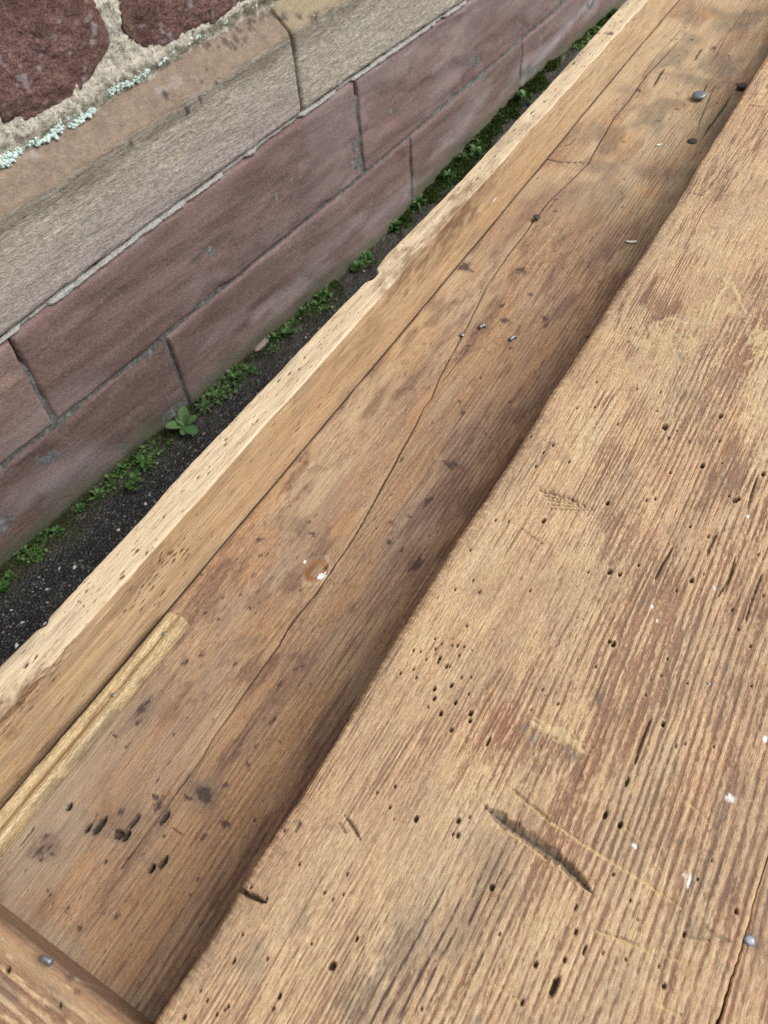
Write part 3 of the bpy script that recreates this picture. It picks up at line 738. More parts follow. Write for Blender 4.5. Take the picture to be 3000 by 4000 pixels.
    # yellow filler patches high on the top
    for r, x, y, rx, ry in [(4, 1180, 330, 75, 40), (4, 1110, 380, 60, 20), (4, 1410, 230, 30, 60), (4, 1300, 370, 42, 20), (4, 1620, 350, 40, 40), (4, 1510, 240, 50, 14), (4, 1110, 240, 16, 40), (4, 1200, 390, 50, 20), (4, 1050, 300, 18, 30), (4, 1480, 110, 14, 30), (4, 1620, 420, 30, 16), (4, 1400, 290, 18, 25), (6, 760, 960, 90, 22), (6, 690, 940, 40, 14), (6, 640, 560, 30, 10)]:
        p = onz(zp(r, x, y), BENCH_Z); sc_ = np.linalg.norm(p - CAM) / FPX * 0.95
        g = F.blob('ochre', p[0], p[1], rx * sc_, ry * sc_ * 1.3, .85, 0.4, 1.3, freq=2.6)
    # wandering ridges of old yellow glue
    el = lambda r_, x, y, rx, ry, a0, a1: [(r_, (x + rx * math.cos(R(t)), y + ry * math.sin(R(t)))) for t in np.linspace(a0, a1, 14)]
    for poly in [el(4, 1285, 378, 52, 38, -120, 200), el(4, 1235, 305, 60, 30, 160, 340), el(4, 1150, 370, 80, 26, 20, 200), [(4, (1400, 290)), (4, (1420, 220)), (4, (1440, 170)), (4, (1500, 120)), (4, (1530, 190)), (4, (1480, 245))], [(4, (1460, 100)), (4, (1510, 160)), (4, (1550, 235))], [(4, (1570, 380)), (4, (1610, 350)), (4, (1655, 330))], [(4, (1560, 470)), (4, (1600, 440)), (4, (1655, 420))], [(6, (640, 915)), (6, (700, 945)), (6, (780, 985)), (6, (850, 1030))]]:
        F.line([onz(zp(r_, *p_), BENCH_Z) for r_, p_ in poly], 0.0022, -0.0004, 'ochre', 0.9, 0.8, taper=False)
    # relief: raised bare fibres, sunken varnish, gentle dishing
    F.h += 0.00034 * a['bare'] + 0.00030 * fib + 0.00040 * fib2 - 0.00016 * late * amp + 0.0022 * (fbm(xm / 60, ym / 140, 16, 2) - 0.5) + 0.0004 * a['ochre']
    # torn fibres along the worn arris
    F.h += np.exp(-(ed / 14) ** 2) * 0.0004 * (fbm(xm / 6, ym / 1.3, 17, 2) - 0.5) * 2
    # cross plane scratches
    sc1 = (np.abs(fbm((xm + ym * 0.45) / 90, (ym - xm * 0.45) / 1.1, 18, 2) - 0.5) < 0.012) * ss(0.55, 0.65, fbm(xm / 25, ym / 25, 19, 2))
    a['pale'][:] = np.maximum(a['pale'], 0.30 * sc1)
    def pl(r, *pts): return [onz(zp(r, *p), BENCH_Z) for p in pts]
    # saw kerfs, scores
    g = F.line(pl(8, (435, 165), (560, 265), (740, 385), (900, 540)), 0.0044, 0.0032, 'grime', 0.72, 0.6)
    F.line(pl(8, (450, 175), (600, 290), (760, 395), (890, 525)), 0.0011, 0.0014, 'pit', 0.60, 0.6)
    F.line(pl(8, (470, 235), (600, 325), (760, 440), (895, 550)), 0.0008, -0.0006, 'pale', 0.8, 0.4)
    F.line(pl(8, (450, 30), (560, 100), (700, 220), (820, 305), (960, 395), (1130, 495), (1300, 620), (1350, 655)), 0.0010, 0.0008, 'pale', 1.00, 0.5)
    F.line(pl(8, (540, 80), (620, 150), (720, 235)), 0.0012, 0.0014, 'grime', 0.9, 0.5)
    F.line(pl(8, (1370, 670), (1430, 720), (1510, 760)), 0.0007, 0.0008, 'grime', 0.8, 0.4)
    F.line(pl(8, (900, 700), (1000, 735), (1120, 785), (1185, 820)), 0.0009, 0.0006, 'pale', 0.85, 0.5)
    F.line(pl(8, (900, 695), (1010, 730), (1100, 765)), 0.0007, 0.0008, 'grime', 0.7, 0.5)
    F.line(pl(8, (1300, 730), (1410, 745)), 0.0008, 0.0010, 'grime', 0.8, 0.4)
    F.line(pl(8, (1300, 140), (1370, 200), (1430, 270)), 0.0009, 0.0006, 'pale', 0.75, 0.5)
    F.line(pl(8, (1000, 225), (1120, 330)), 0.0008, 0.0005, 'pale', 0.65, 0.5)
    F.line(pl(8, (1150, 1000), (1300, 1090)), 0.0009, 0.0005, 'pale', 0.85, 0.5)
    F.line(pl(8, (470, 935), (560, 990), (620, 1040)), 0.0009, 0.0005, 'pale', 0.75, 0.5)
    F.line(pl(8, (1190, 810), (1380, 870)), 0.0008, 0.0004, 'pale', 0.55, 0.5)
    F.line(pl(8, (1190, 430), (1210, 460)), 0.0009, 0.0004, 'pale', 0.75, 0.5)
    F.line(pl(7, (1020, 518), (1085, 552), (1150, 582)), 0.0017, 0.0045, 'pit', 0.95, 0.3)
    F.line(pl(7, (1490, 205), (1525, 255), (1558, 312)), 0.0011, 0.0022, 'grime', 0.9, 0.3)
    F.line(pl(7, (1455, 225), (1500, 290)), 0.0008, 0.0010, 'grime', 0.7, 0.3)
    F.line(pl(7, (1270, 280), (1300, 230)), 0.0014, 0.0016, 'grime', 0.8, 0.3)
    F.line(pl(6, (725, 155), (780, 190), (825, 215)), 0.0010, 0.0004, 'pale', 1.00, 0.5)
    F.line(pl(6, (575, 60), (640, 105), (700, 150)), 0.0009, 0.0010, 'grime', 0.7, 0.5)
    F.line(pl(6, (615, 555), (680, 595)), 0.0011, 0.0006, 'pale', 0.75, 0.5)
    F.line(pl(6, (1430, 95), (1530, 60)), 0.0007, 0.0006, 'grime', 0.6, 0.5)
    F.line(pl(6, (1480, 180), (1540, 190)), 0.0007, 0.0006, 'grime', 0.7, 0.5)
    F.line(pl(4, (640, 780), (690, 795), (735, 818)), 0.0008, 0.0008, 'grime', 0.6, 0.5)
    F.line(pl(4, (1340, 455), (1420, 425)), 0.0010, 0.0006, 'grime', 0.5, 0.5)
    for k in range(9):                                   # saw-tooth scorings in a small patch
        o = k * 11
        F.line(pl(4, (665 + o * 1.9, 1035 + o * 0.65 - 45), (700 + o * 1.5, 1075 + o * 0.35 - 30)), 0.0012, 0.0008, 'ink', 0.35, 0.9)
        F.line(pl(4, (670 + k * 4, 1010 + k * 10), (840 + k * 10, 1060 + k * 5)), 0.0009, 0.0006, 'pale' if k % 2 else 'ink', 0.7, 0.7)
    # long drying checks among the latewood on the right
    for r, p0, p1, p2 in [(6, (1520, 190), (1490, 290), (1440, 370)), (6, (1640, 250), (1590, 380), (1560, 480)), (6, (1440, 90), (1415, 140), (1395, 190)), (6, (1250, 150), (1200, 230), (1165, 300)), (6, (1160, 880), (1110, 1000), (1080, 1100)), (2, (1565, 450), (1600, 458), (1640, 465)), (2, (1285, 825), (1330, 835), (1380, 845)), (4, (1620, 940), (1590, 1020), (1570, 1090))]:
        F.line(pl(r, p0, p1, p2), 0.0011, 0.0020, 'pit', 0.75, 0.5)
    # worm and nail holes
    for r, lst in HOLES.items():
        for h in lst:
            p = onz(zp(r, h[0], h[1]), BENCH_Z); k = np.linalg.norm(p - CAM) / FPX * 0.9042
            rx = (h[2] if len(h) > 2 else 7) * k * 0.80; ry = (h[3] if len(h) > 3 else (h[2] if len(h) > 2 else 7) * 1.15) * k * 1.0
            F.hole(p[0], p[1], rx, min(0.0045, rx * 2.2), ry, 0.85, 0.0002)
    rr = random.Random(21)
    for k in range(360):
        x, y = rr.uniform(X_E + 0.005, 0.30), -0.1 + 1.6 * rr.random() ** 1.4
        r_ = rr.uniform(0.0004, 0.0008)
        F.hole(x, y, r_, 0.0008, r_ * rr.uniform(1, 2.2), rr.uniform(0.3, 0.75))
    for k in range(160):
        x, y = rr.uniform(X_E + 0.005, 0.30), -0.1 + 1.5 * rr.random() ** 1.3
        r_ = rr.uniform(0.0006, 0.0016)
        F.blob('ochre', x, y, r_, r_ * rr.uniform(1, 3), 0.7, 0.5, 0.6)
    # white flecks: paint, and shiny metal bits with their glint painted white
    for r, x, y, rx, ry in [(8, 1300, 465, 10, 8), (8, 1318, 490, 6, 24), (8, 1497, 130, 18, 14), (8, 1080, 335, 16, 8), (6, 1158, 410, 8, 8), (6, 1430, 328, 9, 8), (6, 1572, 18, 8, 8), (6, 1645, 980, 10, 14), (6, 1402, 740, 6, 6), (6, 1180, 470, 6, 6)]:
        p = onz(zp(r, x, y), BENCH_Z); k = np.linalg.norm(p - CAM) / FPX * 0.9042
        F.blob('white', p[0], p[1], rx * k, ry * k * 1.2, 0.85, 0.4, 0.5)

def fy(y):
    return 0.00085 + 0.0019 * max(y - 0.05, 0)
# two top boards with an open joint between them
gl = [zp(8, *p) for p in [(1432, 1106), (1480, 950), (1530, 790), (1600, 560), (1655, 390)]]
gy_, gx_ = zip(*sorted((onz(p, BENCH_Z)[1], onz(p, BENCH_Z)[0]) for p in gl))
X_G = 0.1036
def gap_off(y):
    return np.interp(y, gy_, np.array(gx_) - X_G) + 0.0008 * (vn(y * 60, y * 0, 22) - 0.5) + 0.0006 * (vn(y * 300, y * 0, 23) - 0.5)
def gap_w(y):
    return np.interp(y, [-0.2, 0.10, 0.15, 0.19, 0.30, 1.9], [0.0034, 0.0027, 0.0021, 0.0011, 0.0009, 0.0012]) + 0.0005 * (vn(y * 45, y * 0, 24) - 0.5)
ysb = yspace(Y0, Y1, fy, -0.09, 1.55)
def top_board(x0, x1, step, left):
    prof = board_profile(x0, x1, -0.095, step, 0.0048 if left else 0.0012, 0.0012 if left else 0.004)
    Xg = np.repeat(prof[None, :, 0], len(ysb), 0); Yg = np.repeat(ysb[:, None], len(prof), 1)
    F = Field(Xg, Yg, NAMES)
    paint_bench(F)
    face = prof[:, 1] < -0.006
    F.h[:, face] *= 0.35
    for k in F.a: F.a[k][:, prof[:, 1] < -0.012] *= (1.0 if k in ('bare',) else 0.3)
    yy = ysb[:, None]
    if left:
        wl_ = np.exp(-np.clip(prof[:, 0] - x0, 0, None) / 0.010)[None]
        wr_ = np.exp(-np.clip(x1 - prof[:, 0], 0, None) / 0.006)[None]
        sx = edge_off(yy) * wl_ + gap_off(yy) * wr_
        # the arris is worn away unevenly
        sz = -np.exp(-np.clip(prof[:, 0] - x0, 0, None) / 0.006)[None] * 0.0025 * ss(0.3, 0.8, vn(yy * 16, yy * 0, 26)) * (prof[:, 1] > -0.02)[None]
        F.a['bare'] = np.maximum(F.a['bare'], 0.0)
    else:
        wl_ = np.exp(-np.clip(prof[:, 0] - x0, 0, None) / 0.006)[None]
        sx = (gap_off(yy) + gap_w(yy)) * wl_
        sz = -0.0006 + 0 * Xg
    return sweep('top_board', prof, ysb, F.h, M['bench'], bench, F.flat(), (sx, sz))
tb1 = top_board(X_E, X_G, 0.00075, True)
tb2 = top_board(X_G, 0.335, 0.0012, False)
tb2['label'] = 'front plank beyond the open joint'
# a dark fillet under the open joint so that the gap has a floor
box('joint_tongue', (X_G - 0.012, Y0 + 0.01, BENCH_Z - 0.110), (X_G + 0.016, Y1 - 0.01, BENCH_Z - 0.0955), M['leg'], bench)

# ------------------------------------------------------------------ tray floor
TN = ('dusty', 'bleach', 'orange', 'plum', 'knot', 'grime', 'ink', 'pit', 'pale', 'white', 'teal', 'bare')
TZW = BENCH_Z + TZ
CRACK = [zp(2, *p) for p in [(1340, 100), (1290, 170), (1130, 340), (1060, 440), (990, 520), (920, 640), (880, 710), (800, 790), (720, 860), (650, 950), (560, 1070)]] + \
        [zp(4, *p) for p in [(440, 130), (370, 280), (335, 345), (240, 520), (205, 610), (170, 660), (130, 740), (60, 870)]] + \
        [zp(5, *p) for p in [(1590, 0), (1520, 120), (1440, 240), (1370, 340), (1270, 460), (1200, 580), (1120, 690), (1050, 790), (990, 880), (930, 960), (870, 1060)]]
def tray_floor():
    ys = yspace(Y0, Y1, lambda y: 0.0010 + 0.0022 * max(y - 0.05, 0), -0.07, 1.75)
    x0, x1 = X_RO + 0.002, X_E + 0.02
    prof = [(x0, -0.02), (x0, -0.001)] + [(x, 0.0) for x in np.arange(x0 + 0.001, x1, 0.0009)] + [(x1, -0.001), (x1, -0.02)]
    prof = np.array(prof)
    X = np.repeat(prof[None, :, 0], len(ys), 0); Y = np.repeat(ys[:, None], len(prof), 1)
    F = Field(X, Y, TN); a = F.a
    xm, ym = X * 1000, Y * 1000
    P = lambda r, x, y: onz(zp(r, x, y), TZW)
    far = ss(0.80, 1.05, Y + 0.10 * (fbm(xm / 60, ym / 120, 31, 3) - 0.5))
    pale_lit_side = (1 - ss(0.02, 0.075, X - X_RI + 0.04 * (fbm(xm / 30, ym / 140, 32, 3) - 0.5))) * ss(0.22, 0.42, Y) * (1 - ss(0.70, 0.85, Y))  # pale wood beside the rail, brightened further to paint in light falling mid-tray
    a['bleach'][:] = np.clip(0.85 * far * ss(0.28, 0.55, fbm(xm / 40, ym / 130, 33, 3)) + 0.55 * pale_lit_side + 0.25 * ss(0.55, 0.75, fbm(xm / 18, ym / 120, 34, 3)), 0, 0.95)
    a['dusty'][:] = np.clip(0.8 * np.exp(-((X - X_RI - 0.03) / 0.028) ** 2) * (1 - ss(0.02, 0.25, Y)) + 0.55 * ss(0.52, 0.75, fbm(xm / 45, ym / 110, 35, 3)) * (1 - far), 0, 0.9)
    a['orange'][:] = 0.30 * ss(0.50, 0.72, fbm(xm / 26, ym / 150, 36, 3)) * (1 - 0.6 * far)
    a['grime'][:] = 0.50 * far * ss(0.50, 0.68, fbm(xm / 45, ym / 85, 37, 3)) * ss(-0.36, -0.33, X)
    # year-ring ribs, clearest along the bench side
    u = xm + 14 * (fbm(xm / 80, ym / 500, 38, 2) - 0.5) + 3 * (fbm(xm / 20, ym / 160, 39, 2) - 0.5)
    rib = 0.5 + 0.5 * np.cos(2 * np.pi * u / 4.4)
    rw = ss(-0.30, -0.20, X) * (0.4 + 0.6 * fbm(xm / 25, ym / 160, 44, 2)) + 0.18
    a['plum'][:] = np.clip(0.75 * rib ** 2.2 * rw * ss(0.3, 0.6, fbm(xm / 2, ym / 26, 45, 2)) + 0.50 * ss(0.54, 0.74, fbm(xm / 16, ym / 60, 46, 3)) * (1 - far) + 0.35 * ss(0.52, 0.70, fbm(xm / 3, ym / 9, 53, 3)) * ss(0.45, 0.6, fbm(xm / 30, ym / 70, 54, 2)) * (1 - far), 0, 0.85)
    F.h += -0.00028 * rib ** 2 * rw + 0.00012 * (fbm(xm / 1.0, ym / 20, 47, 2) - 0.5) + 0.0018 * (fbm(xm / 70, ym / 200, 48, 2) - 0.5)
    # stains and marks copied from the photograph
    def b(name, r, x, y, rx, ry, k, soft=0.5, rough=0.5, ang=0.0, hole=0.0):
        p = P(r, x, y); s_ = np.linalg.norm(p - CAM) / FPX * 0.9042
        F.blob(name, p[0], p[1], rx * s_, ry * s_ * 1.35, k, soft, rough, ang)
        if hole: F.hole(p[0], p[1], rx * s_ * 0.9, hole, ry * s_ * 1.2, 0.9)
    for r, x, y, rx, ry in [(5, 1125, 187, 12, 9), (5, 1155, 180, 8, 12), (5, 1335, 45, 14, 10), (5, 1350, 95, 26, 8), (5, 963, 368, 7, 10), (5, 1037, 357, 12, 8), (5, 1077, 413, 11, 9), (5, 945, 462, 18, 10), (5, 887, 437, 10, 9), (5, 868, 617, 10, 18), (5, 1305, 665, 8, 8), (5, 1273, 682, 8, 11), (5, 1208, 745, 10, 11), (5, 1343, 745, 6, 6), (5, 1510, 970, 7, 20), (5, 1090, 275, 10, 14), (5, 1295, 338, 11, 9), (5, 1120, 120, 16, 20), (5, 870, 270, 14, 8), (5, 610, 850, 18, 40), (5, 640, 820, 14, 20), (5, 595, 910, 14, 14), (5, 750, 960, 12, 7), (5, 1180, 895, 14, 24), (5, 1070, 1090, 16, 10), (5, 1210, 995, 16, 5), (5, 500, 965, 28, 8), (5, 555, 1005, 10, 20), (5, 1100, 1010, 7, 7), (5, 800, 650, 20, 18), (5, 1015, 655, 12, 14), (5, 1440, 310, 8, 8), (5, 1625, 70, 9, 9),
                            (7, 170, 360, 16, 26), (7, 195, 300, 12, 20), (7, 215, 345, 7, 20), (7, 225, 370, 14, 7), (7, 178, 395, 11, 10), (7, 880, 110, 60, 26), (7, 810, 130, 30, 12), (7, 975, 75, 14, 14), (7, 525, 190, 14, 16), (7, 505, 640, 15, 18), (7, 210, 525, 9, 9), (7, 218, 550, 7, 7), (7, 295, 605, 8, 12), (7, 345, 690, 14, 12), (7, 880, 300, 12, 22), (7, 975, 240, 26, 16), (7, 865, 675, 8, 11), (7, 820, 545, 9, 8), (7, 855, 480, 8, 10), (7, 1100, 225, 10, 9), (7, 555, 385, 10, 14), (7, 710, 295, 12, 7), (7, 770, 275, 40, 6), (7, 685, 165, 22, 30), (7, 670, 125, 24, 10), (7, 565, 765, 7, 7),
                            (4, 350, 50, 50, 30), (4, 525, 280, 26, 16), (4, 510, 215, 10, 26), (4, 545, 400, 12, 14), (4, 630, 172, 16, 12), (4, 695, 270, 22, 22), (4, 700, 300, 10, 20), (4, 327, 628, 10, 9), (4, 340, 680, 12, 14), (4, 545, 628, 10, 9), (4, 210, 720, 8, 8), (4, 457, 782, 7, 7), (4, 295, 900, 40, 30), (4, 190, 1060, 22, 40), (4, 880, 350, 20, 9), (4, 360, 388, 8, 8), (4, 195, 570, 6, 8), (4, 418, 528, 6, 8), (4, 590, 60, 30, 18), (4, 75, 880, 10, 20), (4, 930, 110, 10, 8),
                            (6, 75, 165, 14, 22), (6, 135, 230, 26, 50), (6, 30, 45, 10, 10), (6, 110, 20, 20, 8), (6, 20, 130, 20, 14),
                            (2, 740, 915, 16, 8), (2, 722, 890, 8, 8), (2, 745, 862, 12, 5), (2, 1033, 622, 9, 6), (2, 1038, 782, 10, 7), (2, 1420, 225, 16, 18), (2, 1260, 185, 8, 5), (2, 1300, 135, 6, 5), (2, 1325, 188, 9, 7), (2, 1208, 172, 6, 5), (2, 1142, 170, 6, 5), (2, 1485, 258, 8, 6), (2, 1240, 190, 12, 4), (2, 1120, 345, 8, 7), (2, 1095, 405, 20, 12), (2, 1330, 612, 18, 8), (2, 1265, 385, 8, 6), (2, 1262, 418, 5, 5), (2, 1262, 485, 14, 8), (2, 1185, 535, 12, 10), (2, 1435, 462, 6, 6)]:
        b('ink', r, x, y, rx * 0.8, ry * 0.8, 0.80, 0.6, 0.85)
    for r, x, y, rx, ry, d in [(7, 298, 168, 11, 13, .006), (7, 380, 262, 9, 15, .006), (7, 432, 248, 16, 36, .005), (7, 515, 285, 26, 16, .004), (7, 545, 295, 14, 20, .005), (7, 585, 230, 10, 26, .003), (7, 655, 435, 12, 15, .007), (7, 705, 408, 14, 22, .004), (7, 712, 215, 13, 24, .003), (7, 455, 405, 6, 6, .004), (2, 1540, 385, 20, 14, .003)]:
        b('grime', r, x, y, rx * 1.9, ry * 1.5, 0.55, 0.9, 0.5)
        b('pit', r, x, y, rx, ry, 0.92, 0.4, 0.4, hole=d)
    # knot; daylight through it is painted as white patches, no opening cut
    kx, ky, _ = P(5, 1362, 252)
    w, d = F.blob('knot', kx, ky, 0.0098, 0.0135, 0.0)
    dd = np.sqrt(((X[w] - kx) / 0.0095) ** 2 + ((Y[w] - ky) / 0.0130) ** 2) + 0.25 * (fbm(xm[w] / 3, ym[w] / 4, 49, 2) - 0.5)
    a['knot'][w] = np.clip(0.95 * np.exp(-((dd - 0.74) / 0.22) ** 2) * (0.5 + 0.9 * fbm(xm[w] / 3, ym[w] / 3, 55, 2)), 0, 1)
    a['bleach'][w] = np.maximum(a['bleach'][w], 0.70 * np.exp(-((dd - 1.18) / 0.22) ** 2))
    F.h[w] -= 0.0012 * np.exp(-((dd - 0.85) / 0.2) ** 2)
    b('white', 5, 1388, 277, 12, 14, 1.0, 0.12, 0.35, -0.5)
    b('white', 5, 1403, 262, 5, 8, 1.0, 0.12, 0.3)
    b('white', 5, 1317, 214, 7, 6, 1.0, 0.15, 0.1)
    b('ink', 5, 1407, 240, 9, 14, 0.75)
    F.line([P(5, 1300, 560), P(5, 1295, 300), P(5, 1312, 235)], 0.0005, 0.0003, 'grime', 0.5, 0.4)
    F.line([P(5, 1320, 205), P(5, 1350, 140), P(5, 1385, 70)], 0.0006, 0.0004, 'grime', 0.7, 0.4)
    # the long drying crack
    cp = sorted(((onz(p, TZW)[1], onz(p, TZW)[0]) for p in CRACK))
    cy = np.array([c_[0] for c_ in cp]); cx = np.array([c_[1] for c_ in cp])
    # fibres swing round the knot
    xc = np.interp(ys, cy, cx)[:, None] + 0.0010 * (vn(ys * 50, ys * 0, 50) - 0.5)[:, None]
    dcr = np.abs(X - xc)
    wdt = (0.00052 + 0.0004 * vn(ys * 30, ys * 0, 51) + 0.0005 * np.clip(ys - 0.3, 0, 1))[:, None] * (ss(-0.01, 0.06, ys) * (1 - ss(1.35, 1.5, ys)))[:, None] + 1e-6
    m = 1 - ss(0.4, 1.3, dcr / wdt)
    cvis = (0.45 + 0.50 * ss(0.10, 0.22, ys) * (1 - ss(0.42, 0.55, ys)) + 0.30 * ss(0.70, 0.8, ys))[:, None]
    a['pit'][:] = np.maximum(a['pit'], np.clip(cvis, 0, 0.92) * m)
    F.h -= 0.0022 * m + 0.0006 * (X > xc) * np.exp(-dcr / 0.012)
    for pts, wd, k in [([(7, 840, 0), (7, 750, 120), (7, 700, 210)], .0006, .6), ([(7, 420, 200), (7, 380, 265)], .0008, .6), ([(7, 600, 190), (7, 530, 280)], .0010, .7), ([(7, 150, 250), (7, 80, 340)], .0009, .7), ([(2, 1210, 310), (2, 1185, 345), (2, 1160, 390)], .0022, .9), ([(2, 1430, 375), (2, 1400, 440), (2, 1360, 540), (2, 1345, 590)], .0012, .7), ([(2, 1500, 415), (2, 1470, 470), (2, 1420, 540), (2, 1370, 610)], .0020, .9), ([(2, 1390, 380), (2, 1375, 420)], .0016, .8), ([(2, 1370, 225), (2, 1350, 255), (2, 1338, 280)], .0022, .8),
                     ([(2, 680, 685), (2, 760, 705), (2, 830, 708), (2, 905, 710)], .0014, .85), ([(2, 730, 640), (2, 770, 590), (2, 800, 545)], .0018, .8), ([(2, 760, 640), (2, 800, 630), (2, 830, 600)], .0016, .5), ([(2, 1050, 830), (2, 1000, 890), (2, 930, 990), (2, 860, 1080)], .0008, .5), ([(4, 720, 200), (4, 800, 80), (4, 850, 10)], .0006, .5), ([(4, 370, 380), (4, 330, 440), (4, 240, 560)], .0005, .6), ([(2, 1600, 0), (2, 1480, 160), (2, 1390, 330)], .0008, .55), ([(2, 1400, 0), (2, 1290, 130), (2, 1170, 260), (2, 1110, 345)], .0010, .5)]:
        F.line([P(*q) for q in pts], wd, 0.0012, 'pit', k, 0.5)
    for r, x, y, rx, ry, k in [(2, 1010, 600, 90, 50, .7), (2, 1150, 840, 60, 40, .5), (2, 1470, 90, 110, 30, .45), (4, 130, 470, 60, 60, .3), (4, 520, 420, 120, 90, .25), (5, 1150, 500, 160, 120, .3), (7, 480, 170, 110, 60, .25), (5, 1480, 60, 60, 90, .4), (2, 1270, 470, 90, 40, .4)]:
        b('orange', r, x, y, rx, ry, k, 0.9, 0.4)
    for r, x, y, rx, ry, k in [(2, 930, 730, 160, 45, .55), (2, 1150, 760, 120, 50, .5), (2, 1320, 360, 140, 40, .5), (2, 1030, 400, 70, 40, .4), (2, 800, 580, 40, 60, .55), (2, 1420, 620, 90, 60, .45), (7, 560, 220, 120, 70, .35), (7, 880, 110, 110, 60, .5), (7, 680, 430, 90, 40, .35), (5, 620, 870, 60, 100, .35), (7, 200, 340, 80, 70, .3), (5, 1260, 50, 130, 60, .3), (5, 1090, 560, 60, 40, .4)]:
        b('grime', r, x, y, rx, ry, k, 0.95, 0.5)
    for r, x, y, rx, ry, k in [(7, 880, 100, 90, 40, .55), (7, 700, 180, 60, 50, .45), (7, 480, 230, 120, 60, .35), (7, 190, 340, 70, 60, .5), (5, 620, 860, 40, 70, .5), (5, 1130, 880, 80, 60, .35), (4, 350, 50, 60, 40, .4), (4, 600, 270, 90, 60, .35), (5, 1300, 70, 70, 40, .4), (6, 90, 200, 60, 60, .4)]:
        b('plum', r, x, y, rx, ry, k, 0.95, 0.9)
    for r, x, y, rx, ry, k in [(4, 370, 780, 50, 50, .45), (2, 1000, 440, 120, 90, .5), (5, 1330, 180, 40, 90, .45)]:
        b('bleach', r, x, y, rx, ry, k, 0.9, 0.6)
    # grey tone and dark joint line along the rail, dusty band by the cleat
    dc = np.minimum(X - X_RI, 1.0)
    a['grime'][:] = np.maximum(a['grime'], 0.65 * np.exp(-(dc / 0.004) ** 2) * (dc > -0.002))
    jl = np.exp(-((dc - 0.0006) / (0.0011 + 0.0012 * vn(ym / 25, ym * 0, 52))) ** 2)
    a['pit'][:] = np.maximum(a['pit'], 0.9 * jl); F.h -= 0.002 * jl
    a['dusty'][:] = np.maximum(a['dusty'], 0.9 * np.exp(-((Y + 0.046) / 0.010) ** 2))
    rr = random.Random(33)
    for k in range(650):
        x, y = rr.uniform(X_RI + 0.004, X_E - 0.01), -0.04 + 1.5 * rr.random() ** 1.3
        r_ = rr.uniform(0.0004, 0.0010) * (1 + y * 0.5)
        F.blob('ink', x, y, r_, r_ * rr.uniform(1, 3.0), rr.uniform(0.2, 0.7), 0.6, 0.7)
    for k in range(120):
        x, y = rr.uniform(X_RI + 0.01, X_E - 0.01), -0.03 + 1.3 * rr.random()
        l_ = rr.uniform(0.002, 0.008); t_ = rr.gauss(0, 0.5)
        F.line([(x, y), (x + l_ * math.sin(t_), y + l_ * math.cos(t_))], 0.0005, 0.0003, 'grime', rr.uniform(0.3, 0.8), 0.3)
    edge = prof[:, 1] < -0.0005
    F.h[:, edge] = 0
    z_shift = 0.006 * ss(0.75, 1.4, ys)[:, None] + 0 * X
    return sweep('tray_board', prof, ys, F.h, M['tray'], bench, F.flat(), (0.0, z_shift), top=TZW)
def tray_z(y): return TZW + 0.006 * float(ss(0.75, 1.4, np.array(y)))
tray = tray_floor()

